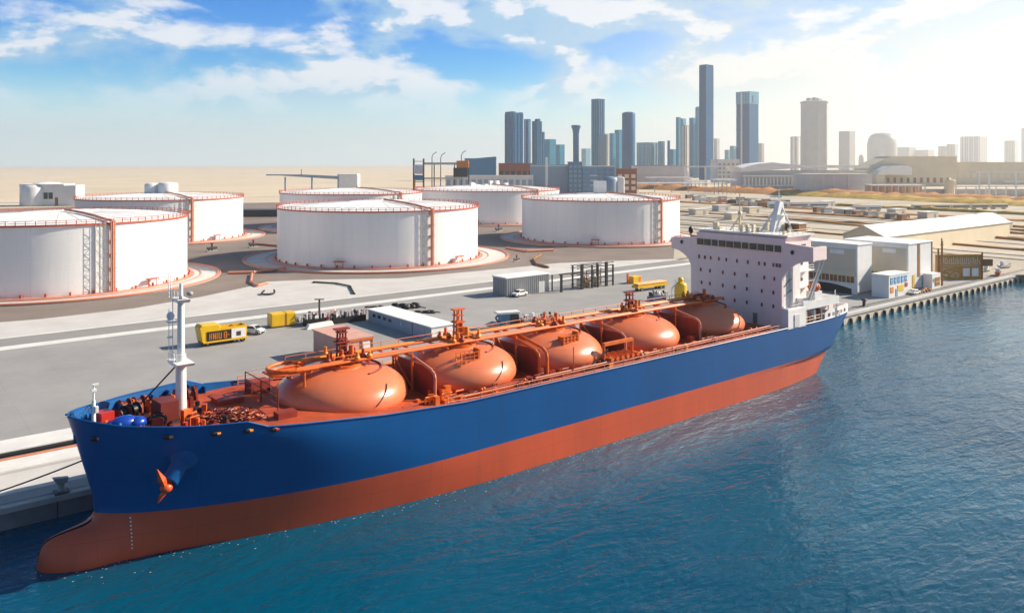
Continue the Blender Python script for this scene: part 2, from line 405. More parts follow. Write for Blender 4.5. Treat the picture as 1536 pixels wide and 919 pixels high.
# ------------------------------------------------------------------ storage tanks
def proj_px(x,y):
    d=CS*x+SN*y; r=SN*x-CS*y; return CX+F*r/d
def tank(px,py,R,hh,pipe_px,label,top=None,pad=1.28,detail=1):
    x,y,_=at(px,py); t=thing('storage_tank',label,'storage tank',(x,y,2.6),0,'white storage tanks')
    tc=math.atan2(-y,-x)
    best=min(range(-85,86),key=lambda a:abs(proj_px(x+R*math.cos(tc+math.radians(a)),y+R*math.sin(tc+math.radians(a)))-pipe_px)) if pipe_px else 40
    a0=tc+math.radians(best)
    n=128
    w=MB().lathe(0,0,[(R,.25),(R,hh)],n)
    for k in range(1,8): w.lathe(0,0,[(R+.0,hh*k/8-.06),(R+.015,hh*k/8-.03),(R+.015,hh*k/8+.03),(R,hh*k/8+.06)],n,0,False)
    w.build('shell','tank',t)
    rp=[(R-.1,hh-.3)]+[(R*(1-i/10),hh-.25+R*.055*(1-(1-i/10)**2)) for i in range(1,11)]
    rf=MB().lathe(0,0,rp,n)
    for i in range(32):
        a=2*PI*i/32; pts=[(r*math.cos(a),r*math.sin(a),z+.05) for r,z in rp[1:9:2]]; rf.tube(pts,.06,4)
    rf.build('roof','roofw',t)
    MB().lathe(0,0,[(R+.02,hh-.55),(R+.45,hh-.55),(R+.45,hh-.1),(R-.05,hh-.1)],n,0,False).build('rim_band','redrail',t)
    rr=MB()
    for z in (hh+.5,hh+1.1):
        rr.tube([((R+.3)*math.cos(2*PI*i/96),(R+.3)*math.sin(2*PI*i/96),z) for i in range(97)],.09,4)
    for i in range(96):
        a=2*PI*i/96; rr.cyl(((R+.3)*math.cos(a),(R+.3)*math.sin(a),hh-.2),((R+.3)*math.cos(a),(R+.3)*math.sin(a),hh+1.15),.13,n=4)
    rr.build('rim_railing','redrail',t)
    # riser pipes up the wall, over the roof to the centre
    def pol(r,a,z): return (r*math.cos(a),r*math.sin(a),z)
    pm=MB()
    for j,(da,rad) in enumerate(((-.75,.2),(0,.38),(.8,.2))):
        a=a0+math.radians(da)*40/R
        pm.tube([pol(R+.9,a,.3),pol(R+.9,a,hh+.35),pol(R-.4,a,hh+.55)]+[pol(r,a,z+.6) for r,z in rp[1:10:2]],rad,8)
    for z in range(3,int(hh),4): pm.box(*pol(R+.45,a0,z)[:2],z,.8,2.2,.22,a0)
    pm.build('riser_pipe','salmon',t)
    # ladder tower beside the pipes
    lm=MB(); al=a0-math.radians(4.2)*40/R; aw=math.radians(.9)*40/R
    for s in (-1,1):
        for r in (R+.5,R+1.7): lm.cyl(pol(r,al+s*aw,.3),pol(r,al+s*aw,hh+1.2),.06,n=5)
    nz=int(hh/1.5)
    for i in range(nz):
        z=.4+i*1.5; s=1 if i%2 else -1
        lm.cyl(pol(R+1.7,al-s*aw,z),pol(R+1.7,al+s*aw,z+1.5),.07,n=4); lm.cyl(pol(R+1.7,al-aw,z),pol(R+1.7,al+aw,z),.07,n=4)
        lm.cyl(pol(R+.6,al-s*aw,z),pol(R+.6,al+s*aw,z+1.5),.05,n=4)
    lm.build('ladder_tower','steel',t)
    wind=MB(); 
    for s in (-1,1): wind.cyl(pol(R+.3,al-aw*2.4+s*.0,.3),pol(R+.3,al-aw*2.4,hh-.6),.16,n=5)
    wind.build('downpipe','white',t)
    # plinth and bund pad
    MB().lathe(0,0,[(R+2.2,-.1),(R+2.2,.34),(R-.2,.36)],n,0,False).build('base_ring','salmon',t)
    MB().lathe(0,0,[(R*pad,-.08),(R*pad,.12),(R+2.1,.14)],n,0,False).build('bund_pad','lightcon',t)
    c=MB()
    for r in (R*pad,R*(pad-.015)): c.tube([pol(r,2*PI*i/n,.35) for i in range(n+1)],.28,6)
    c.tube([pol(R+4.4,2*PI*i/n,.3) for i in range(n+1)],.16,5)
    c.build('bund_pipe','salmon',t)
    nb=None
    for i in range(40):
        a=2*PI*i/40+.05
        if nb is None: nb=MB().box(0,0,0,.5,.5,1.0).build('anchor_bolt','redrail',t); c=nb
        else: c=clone(nb,t)
        c.location=(*pol(R+.7,a,0)[:2],.3); c.rotation_euler=(0,0,a)
    for da in (18,-48):
        a=a0+math.radians(da); g=MB()
        for u in (-1.4,1.4):
            p=pol(R+1.6,a+u/R,0); g.cyl((p[0],p[1],.2),(p[0],p[1],2.6),.14,n=5)
        g.box(*pol(R+1.6,a,0)[:2],2.5,1.6,3.8,.35,a); g.build('valve_platform','redrail',t)
    if top=='vessels':
        m=MB()
        for dx,rr2,h2 in ((-5,3.6,6.2),(3,4.8,6.6)): MB().lathe(dx*SN,-dx*CS,[(rr2,hh+1.5),(rr2,hh+h2),(rr2*.7,hh+h2+.6),(0,hh+h2+.9)],20).build('roof_vessel','white',t)
    if top=='hut':
        MB().box(0,0,hh+1.6,6,5,6.5,math.radians(-39)).build('roof_hut','white',t)
    if top=='gear':
        for i in range(9): MB().box(-14+i*3.6+random.uniform(-1,1),random.uniform(-3,3),hh+1.4,2.6,2.2,random.uniform(1.5,4)).build('roof_gear','white',t)
    return t
tank(91,420,37.6,20.3,166,'white storage tank in the left foreground cut by the picture edge')
tank(243,355,39.2,20.4,288,'white storage tank behind the left foreground one with two grey vessels on its roof','vessels')
tank(569,384,39.6,20.4,646,'white storage tank in the middle with its whole bund ring in view',pad=1.32)
tank(528,339,41.5,20.5,None,'white storage tank mostly hidden behind the middle tank')
tank(731,329,48,20.5,None,'white storage tank between and behind the two right hand tanks with roof gear','gear')
tank(900,356,39.4,20.3,990,'white storage tank right behind the wheelhouse with a hut on its roof','hut')

# ground pipes, kerbs and bits round the tanks
def gpipe(pts,r,m,label,cat='pipe',name='ground_pipe',z=3.0):
    q=MB(); P3=[(*at(a,b)[:2],z) for a,b in pts]; q.tube(P3,r,8)
    for p in P3: q.box(p[0],p[1],2.5,.7,.7,z-2.5)
    return solo(q,name,m,(0,0,0),0,label,cat)
gpipe([(342,411),(380,410),(428,404)],.55,'salmon','salmon pipe joining the left foreground tank ring and the middle one')
gpipe([(378,412),(376,424),(386,430),(400,426)],.4,'salmon','salmon pipe bent into a hook in front of the left ring')
gpipe([(760,373),(790,378),(830,376)],.5,'salmon','salmon pipe linking the middle tank ring to the right tank')
gpipe([(812,383),(800,390),(805,398),(822,402)],.45,'rust','brown pipe loop on the pale pavement before the right tank')
gpipe([(470,424),(505,426),(525,430),(531,441)],.25,'black','thin black hose curling over the pavement below the middle tank','hose','hose',2.85)
gpipe([(374,366),(440,372)],.5,'salmon','salmon pipe running behind the middle tank on the left')
u=MB(); u.tube([(2.2*math.cos(a)*.8,2.2*math.sin(a),.3+ .9*max(0,math.sin(a))) for a in [PI*.8+i*PI*1.45/14 for i in range(15)]],.28,6)
solo(u,'hose_loop','black',(*at(402,441)[:2],2.6),math.radians(-39),'black U shaped hose loop lying on the pale pavement','hose')
def valve(px,py,label,sc=1):
    t=thing('valve_set',label,'valve',(*at(px,py)[:2],2.55))
    MB().box(0,0,0,3*sc,1*sc,.4).build('plinth','concrete',t)
    m=MB(); m.cyl((-1.4*sc,0,1*sc),(1.4*sc,0,1*sc),.35*sc,n=8); m.cyl((0,0,.3),(0,0,2.2*sc),.25*sc,n=8); m.cyl((-.8*sc,0,.3),(-.8*sc,0,1*sc),.25*sc,n=8); m.build('pipework','dark',t)
    MB().lathe(0,0,[(.5*sc,2.2*sc),(.55*sc,2.3*sc),(.5*sc,2.4*sc)],12).build('handwheel','red',t)
valve(318,377,'dark valve set on the ground left of the middle tank',1.5)
valve(380,371,'dark valve set behind the left ring near the horizon tank',1.4)
valve(748,347,'dark valve set between the middle and the right tank',1.6)
valve(775,392,'dark valve set on the pavement right of the middle ring',1.0)

# ------------------------------------------------------------------ quayside objects
def wheels(t,xs,y,r,w,m='rubber'):
    for x in xs:
        for s in (-1,1):
            o=MB().cyl((x,s*y-w/2,r),(x,s*y+w/2,r),r,n=14).build('wheel',m,t)
            MB().cyl((x,s*(y+w/2)-.03,r),(x,s*(y+w/2)+.03,r),r*.5,n=10).build('rim','steel',o)
def bevel(o,w=.08,n=2):
    b=o.modifiers.new('bevel','BEVEL'); b.width=w; b.segments=n; b.limit_method='ANGLE'; return o
# yellow hopper truck
x,y,_=at(333,514); t=thing('hopper_truck','yellow hopper truck with black lettered side panel and an open bin','truck',(x,y,2.57),0)
bevel(MB().extr([(-5.1,3.9),(-4.6,.9),(-1.2,.9),(-.7,3.3),(-1.0,4.3),(-4.6,4.45)],'y',-1.6,1.6).build('engine_cover','yellow',t),.15)
hp=MB(); hp.box(2,-1.5,1.9,5.4,.2,1.6); hp.box(2,1.5,1.9,5.4,.2,1.6); hp.box(-.7,0,1.9,.2,2.8,1.6); hp.box(4.6,0,1.9,.2,2.8,1.6); hp.box(2,0,1.0,5.4,2.8,.95); hp.build('hopper','yellow',t)
MB().extr([(-.2,2.0),(2.0,3.6),(4.2,2.0)],'y',-.4,.4).build('hopper_ridge','orange',t)
sp=MB().box(-1.1,-1.66,1.1,5.0,.1,1.9).build('side_panel','black',t)
lt=MB()
for xx in (-3.1,-2.7,-2.3,-1.95,-1.6,-1.2,-.75,-.15,.35): lt.box(xx,-1.74,1.35,.14,.04,1.3)
for xx,z,w_ in ((-2.9,1.95,.4),(-2.1,1.95,.35),(-1.0,1.35,.5),(.0,1.35,.4),(.0,1.95,.35),(.0,2.5,.4),(.75,1.9,.3)): lt.box(xx,-1.74,z,w_,.04,.14)
lt.build('lettering','amber',sp)
MB().box(2.9,-1.66,1.1,3.0,.1,1.9).build('rear_panel','white',t)
MB().box(2.9,-1.74,1.5,.9,.05,.9).build('rear_hatch','dark',t)
MB().box(.2,-1.75,.75,9.2,.25,.3).build('side_rail','yellow',t)
MB().box(0,0,.6,9,2.6,.4).build('chassis','black',t); wheels(t,(-3.4,2.2,3.8),1.25,.55,.4)
# white car
def car(loc,rz,label,col='white'):
    t=thing('car',label,'car',loc,rz)
    prof=[(-2.1,.35),(-2.15,.75),(-1.6,.95),(-.9,1.42),(.5,1.45),(1.15,1.0),(1.95,.85),(2.1,.5),(2.05,.3)]
    bevel(MB().extr(prof,'y',-.85,.85).build('body',col,t),.14,3)
    g=MB(); g.extr([(-1.35,.98),(-.85,1.34),(.42,1.36),(.9,1.0)],'y',-.88,.88); g.build('side_window','glass',t)
    MB().add([(1.17,-.72,1.03),(1.17,.72,1.03),(.58,.66,1.43),(.58,-.66,1.43)],[(0,1,2,3)]).build('windscreen','glass',t)
    for s in (-1,1): MB().box(2.08,s*.58,.55,.1,.36,.18).build('headlight','steel',t)
    MB().box(2.1,0,.35,.08,.9,.2).build('grille','black',t)
    wheels(t,(-1.3,1.3),.78,.33,.2); return t
car((*at(381,500)[:2],2.57),math.radians(-60),'white car with dark windscreen beside the yellow hopper truck').scale=(1.15,1.15,1.3)
# yellow bin
x,y,_=at(421,489); t=thing('yellow_bin','tall yellow steel bin with a seam down its front','bin',(x,y,2.57),math.radians(-4))
for cx,w in ((-1.0,3.4),(1.9,2.3)):
    bevel(MB().box(cx,0,.25,w,3.0,3.0).build('bin_body','yellow',t),.25,3)
MB().box(.3,0,.0,5.4,2.6,.3).build('base','dark',t); MB().box(0.72,-1.52,.4,.12,.1,2.8).build('seam_post','rust',t)
# lamp pole
x,y,_=at(479,486); t=thing('lamp_post','dark lamp post with a short cross arm among the machinery','lamp post',(x,y,2.57))
MB().cyl((0,0,0),(0,0,5.8),.28,.22,8).build('pole','dark',t); MB().box(0,0,5.7,2.2,.5,.2,math.radians(-39)).build('lamp_arm','dark',t)
# skids of machinery behind the white barrier
def skid(px,py,w,label,seed,base='dark',ht=1.6):
    rnd=random.Random(seed); x,y,_=at(px,py); t=thing('machinery_skid',label,'machinery',(x,y,2.57),math.radians(-3))
    MB().box(0,0,0,w,2.4,ht).build('tank_base',base,t)
    m=MB()
    for i in range(int(w*2.2)):
        u=rnd.uniform(-w/2,w/2); z=rnd.uniform(.5,1.6)
        m=MB()
        if rnd.random()<.5: m.box(u,rnd.uniform(-1,1),ht,rnd.uniform(.3,.9),rnd.uniform(.3,1),z)
        else: m.cyl((u,rnd.uniform(-1,1),ht),(u+rnd.uniform(-.5,.5),rnd.uniform(-1,1),ht+z),rnd.uniform(.1,.3),n=7)
        m.build('engine_block',rnd.choice(('steel','dark','white','cabin')),t)
    m=MB()
    for i in range(int(w*1.2)):
        u=rnd.uniform(-w/2,w/2); m.tube([(u,-1.1,ht),(u,-1.1,ht+1.3),(u+rnd.uniform(.4,1.2),-1.1,ht+1.3),(u+1,-1.1,ht)],.09,5)
    m.build('pipe_frame','white',t)
    m=MB()
    for i in range(int(w*.8)):
        u=rnd.uniform(-w/2,w/2); MB().blob(u,rnd.uniform(-1,0),ht+rnd.uniform(.4,1.2),.45,.4,.4,0,8).build('hose_reel','black',t)
    return t
skid(455,485,5.5,'long open machinery skid left of the lamp post',3,'steel',.6)
skid(472,487,4.8,'dark green machinery skid right behind the lamp post',4,'black',1.7)
skid(522,482,8.2,'dark machinery skid with hoses beside the long white shed',5,'black',1.5)
t=thing('control_cabinet','grey control cabinet with red marks between the two dark skids','cabinet',(*at(494,485)[:2],2.57))
MB().box(-.7,0,0,1.2,1,2.6).build('cabinet_body','cabin',t); MB().box(.8,0,0,1.2,1,2.4).build('cabinet_body','steel',t); MB().box(-.7,-.53,1.2,.5,.05,1).build('warning_panel','red',t)
b=MB().extr([(-3.7,0),(-3.7,.1),(-3.1,1.0),(3.0,1.0),(3.5,.1),(3.5,0)],'y',-.5,.5)
solo(b,'barrier_block','white',(*at(480,490)[:2],2.57),math.radians(9),'white concrete barrier block lying before the machinery skids','barrier')
# long white shed
t=thing('long_shed','long low white shed with a blue grey side and flat white roof','shed',(93,142,2.57))
MB().box(3,13.5,0,6,27,2.75).build('wall','greyblue',t)
MB().box(3.02,-.02,0.0,5.9,.1,2.7).build('end_wall','white',t)
bevel(MB().box(3,13.5,2.75,6.5,27.6,.22).build('roof','roofw',t),.06)
MB().box(-.04,7.4,.1,.08,.1,2.6).build('wall_joint','dark',t); MB().box(-.04,12.2,1.2,.08,.12,.9).build('handle','white',t)
d_=MB().box(-.05,3,.05,.1,1.2,2.1).build('door','greyblue',t); MB().box(-.13,3.4,1,.06,.1,.15).build('handle','steel',d_)
for i in range(4): MB().box(-.05,17+i*2.4,1.4,.08,1.2,.7).build('window','glass',t)
# pink cabin behind the first dome
t=thing('site_cabin','pink site cabin with an orange roof edge behind the first dome','cabin',(68.6,134.7,2.57))
MB().box(3.2,6,0,6.4,12,4.6).build('wall','cabin',t); MB().box(3.2,6,4.6,6.8,12.5,.25).build('roof','cabin',t)
MB().box(3.2,-.1,4.2,6.7,.2,.5).build('fascia','orange',t)
d_=MB().box(5.1,-.06,.2,1.5,.1,3.6).build('door','white',t); MB().box(4.6,-.14,1.8,.12,.08,.3).build('handle','black',d_)
MB().cyl((6.35,-.1,0),(6.35,-.1,4.4),.14,n=6).build('downpipe','salmon',t); MB().cyl((4.1,-.1,0),(4.1,-.1,4.3),.1,n=6).build('downpipe','salmon',t)
MB().tube([(1.8,-.2,.3),(1.8,-.2,1.5),(2.2,-.2,2.1),(2.6,-.2,1.5),(2.6,-.2,.3)],.12,6).build('pipe_loop','dark',t)
for i in range(6): MB().box(.5,-.12,1.0+i*.5,.8,.2,.14).build('vent_slat','dark',t)
# grey low cabin seen through the pipes between domes one and two
t=thing('grey_cabin','low grey cabin with a red brown door on the quay behind the pipe rack','cabin',(72,118,2.57))
MB().box(0,0,0,11,4,3.4).build('wall','greywall',t); MB().box(0,0,3.4,11.4,4.4,.2).build('roof','concrete',t)
for q_ in (-1.5,2.5): MB().box(q_,-2.05,.1,.9,.1,2.2).build('door','rust',t)
# blue lifting machine
t=thing('blue_loader','blue box loader with a white slab top and a grey scoop','loader',(*at(756,491)[:2],2.57),math.radians(-20))
MB().box(0,0,0,2.2,2.2,3.3).build('column','bluewall',t); bevel(MB().box(.8,0,3.2,5.6,2.4,.5).build('top_slab','white',t),.1)
MB().box(2.3,.6,0,2.4,2.0,2.9).build('engine_box','dark',t)
MB().extr([(-4.4,.8),(-2.6,1.5),(-1.2,1.2),(-1.2,.5),(-3,.3)],'y',-.9,.9).build('scoop','steel',t)
MB().tube([(-1.2,0,3.1),(-2.0,0,2.4),(-1.6,0,1.6),(-1.1,0,1.3)],.22,6).build('arm','bluewall',t)
skid(797,487,7.5,'heap of white and red machine parts beside the blue loader',11,'dark',1.4)
skid(825,485,4.0,'small skid of white pipes right of the machine parts heap',12,'dark',1.0)
# ribbed shed
x,y,_=at(759,445); t=thing('ribbed_shed','grey ribbed metal shed with a rounded white roof','shed',(x,y,2.57))
poly=[(.6*math.cos(a)+.6-.6,0) for a in (0,)]
MB().box(8,3,0,16,6,5.0).build('wall','lightcon',t)
q=MB()
for i in range(22): q.box(.3+i*.74,-.08,0.0,.22,.2,4.9)
for i in range(8): q.box(-.08,.3+i*.75,0,.2,.22,4.9)
q.build('wall_rib','steel',t)
bevel(MB().box(8,3,5.0,16.6,6.6,.4).build('roof','roofw',t),.18,3)
MB().box(13.2,-.1,0,2.4,.12,3.2).build('door','white',t)
car((*at(779,444)[:2],2.57),math.radians(190),'white car with black windows parked in front of the ribbed shed').scale=(1.2,1.2,1.25)
# black pipe frame
x,y,_=at(842,438); t=thing('pipe_gantry','black steel pipe gantry of open frames right of the ribbed shed','gantry',(x,y,2.57))
for xx,w,hh in ((0,.6,5.2),(8.3,.9,7.4),(12.5,.3,6.9),(15,.28,6.9),(18.6,.9,7.4),(21.5,.3,6.4)):
    MB().box(xx,0,0,w,.5,hh).build('post','black',t); (w>.5) and MB().box(xx,4,0,w*.45,.4,hh-.6).build('post','black',t)
q=MB()
for z in (1.3,2.8,4.3,6.2,7.0): q.box(14,0,z,15.5,.22,.22); q.box(14,4,z-.3,13,.2,.16)
q.box(3.6,0,5.0,9,.3,.3); q.box(3.6,0,3.2,8,.2,.2)
q.build('beam','black',t)
q=MB()
for i in range(9): q.tube([(9+i*1.2,.8+i*.2,.3),(9+i*1.2,.8+i*.2,2+i%3*1.6),(11.5+i*.8,1.2,2+i%3*1.6)],.16,6)
q.build('pipework','rust',t)
q=MB()
for i in range(3): q.box(10+i*3.4,2.2,.2,2.2,1.6,2.6)
q.build('pump_unit','sign',t)
t=thing('flat_trailer','yellow flat trailer loaded with pipes behind the last dome','trailer',(*at(975,434)[:2],2.57),math.radians(-3))
MB().box(0,0,1.0,12.5,2.6,.7).build('bed','yellow',t); q=MB(); [q.cyl((-6,-.9+i*.6,2.0+(i%2)*.1),(6,-.9+i*.6,2.0+(i%2)*.1),.28,n=8) for i in range(4)]; q.build('pipe_load','amber',t); wheels(t,(-4.5,3.5,4.8),1.0,.5,.35)
t=thing('yellow_container','small yellow container standing by the black gantry','container',(*at(952,424)[:2],2.57))
bevel(MB().box(0,0,0,3.8,2.4,2.2).build('container_body','yellow',t),.1); MB().box(-3.2,0,0,.5,.5,3.2).build('post','orange',t); MB().box(1.2,-1.24,.2,1,.08,1.8).build('door','amber',t)
t=thing('yellow_vessel','upright yellow vessel with a round ball top beside the wheelhouse front','vessel',(*at(1021,449)[:2],2.57))
MB().lathe(0,0,[(1.7,0),(1.7,3.9),(1.55,4.4),(1.0,4.75),(.3,4.85)],20).build('shell','yellow',t); MB().lathe(0,0,[(0.01,4.6)]+[((.8*math.sin(a)),5.4-.8*math.cos(a)) for a in [PI*i/8 for i in range(1,8)]]+[(0.01,6.2)],16).build('ball_top','yellow',t)
t=thing('pipe_crane','white bent pipe crane beside the yellow vessel','crane',(*at(1008,452)[:2],2.57))
MB().tube([(0,0,0),(0,0,3.6),(1.2,-.6,5.0),(.8,-.5,6.0)],.18,6).build('mast','white',t); MB().box(0,0,0,1.4,1.4,.4).build('base','white',t)
skid(985,449,5,'low white and grey skid before the yellow trailer',17,'greyblue',1.0)
# dark tarps and scrap on the apron
def tarp(px,py,w,l,h,label,seed):
    rnd=random.Random(seed); q=MB(); random.seed(seed)
    for i in range(9): q.blob(rnd.uniform(-w/2,w/2),rnd.uniform(-l/2,l/2),h*.3,w/4.5,l/3,h*rnd.uniform(.4,.9),0,8,.35)
    q.tube([(w/2,0,.2),(w*.7,.4,.3),(w*.95,0,.15)],.12,5)
    solo(q,'tarpaulin','black',(*at(px,py)[:2],2.55),math.radians(-39),label,'tarpaulin')
tarp(606,462,6,2.5,1.3,'crumpled black tarpaulin heap nearest the road line',21)
tarp(635,469,4.5,1.4,.6,'thin flat black tarpaulin lying right of the bigger heap',22)
tarp(562,463,3.5,1.2,.8,'small black tarpaulin at the far end of the white shed roof',23)
random.seed(7)
# ------------------------------------------------------------------ right-hand quay buildings
def wbuilding(loc,sx,sy,hh,label,stripe=False):
    t=thing('quay_warehouse',label,'warehouse',loc)
    MB().box(sx/2,sy/2,0,sx,sy,hh).build('wall','white',t)
    MB().box(-.04,sy/2,hh*.45,.1,sy-1.2,hh*.47).build('front_glow_tint','beige',t)  # warm glow on the front put into its beige
    MB().box(-.07,sy/2,hh*.36,.1,sy-1.0,hh*.09).build('lintel','tan',t)
    MB().box(-.11,sy*.28,hh*.80,.1,sy*.2,hh*.09).build('vent','white',t)
    for i in range(8):
        w=MB().box(-.1,1.2+i*(sy-1.6)/8+.9,hh*.23,.14,(sy-2)/8-.35,hh*.13).build('window','rust',t)
        MB().box(-.19,1.2+i*(sy-1.6)/8+.9,hh*.23,.06,.12,hh*.13).build('frame','sign',w)
    pts=[(sy*.08,0)]+[(sy*.08+sy*.74*i/10,1.5+1.0*math.sin(PI*i/10)) for i in range(11)]+[(sy*.82,0)]
    MB().extr(pts,'x',-.12,.05).build('loading_opening','black',t)
    q=MB(); q.box(sx/2,sy/2,hh,sx+.5,sy+.5,.35); bevel(q.build('roof','roofw',t),.12)
    if stripe: MB().box(sx*.42,-.06,hh*.28,1.4,.12,hh*.72).build('wall_strip','rust',t); MB().box(sx-.3,-.07,0,.5,.12,hh).build('wall_strip','rust',t); MB().box(sx*.2,-.06,0,1.4,.1,4.6).build('door','yellow',t)
    MB().box(sx/2,-.05,.0,sx,.1,.5).build('plinth','concrete',t)
    return t
wbuilding((219.8,115.1,2.57),8.2,22,14,'tall white quay warehouse nearest the stern with an arched dark opening')
wbuilding((237.2,108.8,2.57),15.6,20,13.6,'tall white quay warehouse with brown wall strips behind the small kiosk',True)
t=thing('kiosk','small white quay kiosk with blue windows and orange posters','kiosk',(221,106.7,2.57))
MB().box(5.85,2.45,0,11.7,4.9,6.1).build('wall','white',t); bevel(MB().box(5.85,2.45,6.1,12.1,5.2,.3).build('roof','roofw',t),.1)
for i in range(5): w=MB().box(1.6+i*2.1,-.05,3.7,1.3,.12,1.9).build('window','bluep',t); MB().box(1.6+i*2.1,-.12,4.6,1.3,.05,.1).build('frame','white',w)
MB().box(1.7,-.05,1.3,1.8,.12,1.7).build('poster','amber',t); MB().box(6.8,-.05,1.4,3.6,.12,1.7).build('poster','yellow',t); MB().box(10.2,-.05,2.3,1.6,.12,1.1).build('poster','red',t)
MB().box(4.4,-.05,.05,1.1,.1,2.2).build('door','greyblue',t)
t=thing('annex','small white annex with a yellow framed window beside the kiosk','annex',(246,106.0,2.57))
MB().box(2.8,1.2,0,5.6,2.6,4.6).build('wall','white',t); w=MB().box(3.4,-.15,.9,3.2,.14,2.5).build('window','rust',t); MB().box(3.4,-.24,2.0,3.4,.06,.2).build('frame','yellow',w); MB().box(1.0,-.15,2.2,1.0,.1,1).build('sign_panel','steel',t)
# ornate brown panel structure
t=thing('brown_hoarding','brown steel hoarding with a row of cream letter shapes along its top','hoarding',(268.8,114,2.57),math.atan2(-8.5,12.2))
MB().box(7.4,.6,0,15,1.2,8.0).build('panel','ochre',t)
q=MB(); rnd=random.Random(5)
for i in range(22):
    u=.8+i*.63; a=4.9; 
    q.box(u,-.08,a,.18,.14,rnd.uniform(1.5,2.3))
    if i%2: q.box(u+.25,-.08,a+rnd.choice((0,.9,1.8)),.5,.14,.22)
    if i%3==0: q.box(u+.25,-.08,a+.1,.4,.14,.2)
q.build('lettering','sign',t)['kind']='stuff'; MB().box(7.4,-.08,4.4,13.6,.12,.12).build('lettering_rule','sign',t)
q=MB()
for i in range(26): q.box(rnd.uniform(.6,7),-.08,rnd.uniform(.5,4),rnd.uniform(.4,1.6),.1,.13)
q.build('small_lettering','sign',t)['kind']='stuff'
for u in (9.6,12.6): MB().box(u,-.1,1.0,2.2,.14,2.6).build('notice_board','white',t)
for u in (0,14.8): MB().box(u,-.3,0,.35,.4,8.8 if u else 10).build('post','rust',t)
MB().box(16.5,.6,4.2,4,1.6,2.2).build('side_tank','rust',t)
t=thing('pipe_mast','thin brown pipe mast at the corner of the striped warehouse','mast',(256.5,107.6,2.57))
MB().cyl((0,0,0),(0,0,14.5),.28,.2,8).build('pole','rust',t); MB().cyl((1.2,.3,0),(1.2,.3,13.5),.2,n=8).build('pole','rust',t); q=MB(); [q.box(.6,.15,2+i*2.6,1.6,.3,.25) for i in range(5)]; q.build('bracket','rust',t)
def boat(px,py,l,rz,label,hullm,cov):
    t=thing('work_boat',label,'boat',(*at(px,py)[:2],2.57),rz)
    q=MB(); vs=[]; n=9
    for i in range(n):
        u=-1+2*i/(n-1); w=(1-max(0,u)**2.2)*.9*l/6*.9+.02
        vs+=[(u*l/2,-w,1.3+.3*max(0,u)),(u*l/2,-w*.5,.35),(u*l/2,w*.5,.35),(u*l/2,w,1.3+.3*max(0,u))]
    fs=[(i*4+j,i*4+j+1,(i+1)*4+j+1,(i+1)*4+j) for i in range(n-1) for j in range(3)]+[(0,1,2,3)]
    q.add(vs,fs,0,True); q.build('hull',hullm,t,False); MB().box(-.3,0,.6,l*.7,l/6*1.2,.9,taper=.7).build('cover',cov,t); MB().box(-l*.2,0,.8,1.4,1.2,1.7).build('cabin','white',t); MB().box(0,0,0,l*.6,.8,.5).build('cradle','wood',t)
boat(1497,413,6.5,.3,'small orange work boat on a cradle right of the hoarding','orange','amber')
boat(1508,402,7,-.2,'white covered work boat behind the small orange boat','white','lightcon')
boat(1481,407,5,.1,'pale small boat next to the end of the brown hoarding','sign','white')
# rubble at the foot of the warehouses
q=MB(); random.seed(3)
for i in range(16): q.blob(random.uniform(-4,4),random.uniform(-.8,.8),.2,random.uniform(.4,.9),.5,random.uniform(.3,.7),0,8,.3)
solo(q,'planter_bed','rust',(*at(1385,437)[:2],2.57),0,'low brown heap of scrap at the foot of the annex','scrap heap')
car((*at(1372,441)[:2],2.57),0,'white car parked on the quay just right of the kiosk')
# rails along the quay right
for j,(yy) in enumerate((104.6,105.6)):
    solo(MB().box(0,0,0,420,.14,.12),'crane_rail','dark',(260,yy,2.58),0,('outer','inner')[j]+' dark crane rail set in the quay right of the stern','rail')
t=thing('mooring_bollard','dark quay bollard right of the stern','bollard',(*at(1296,459)[:2],2.57))
MB().lathe(0,0,[(.7,0),(.5,.2),(.4,.4),(.4,1.4),(.75,1.5),(.75,1.9),(0,2)],12).build('post','dark',t); MB().box(0,0,0,2.4,1.4,.15).build('base_plate','dark',t)
# long gabled shed
t=thing('gabled_shed','long gabled shed with a plain white roof and brown gable end','shed',(324,158,2.57))
MB().extr([(0,0),(18,0),(18,7.5),(8.6,11.4),(0,7.5)],'x',0,132).build('wall','tan',t)
q=MB(); q.add([(-1,-.6,7.35),(133,-.6,7.35),(133,8.6,11.75),(-1,8.6,11.75),(-1,18.6,7.4),(133,18.6,7.4)],[(0,1,2,3),(3,2,5,4)]); o=q.build('roof','roofw',t,False); md=o.modifiers.new('s','SOLIDIFY'); md.thickness=.25
MB().box(-.06,9,0,.12,6,5.5).build('door','rust',t)

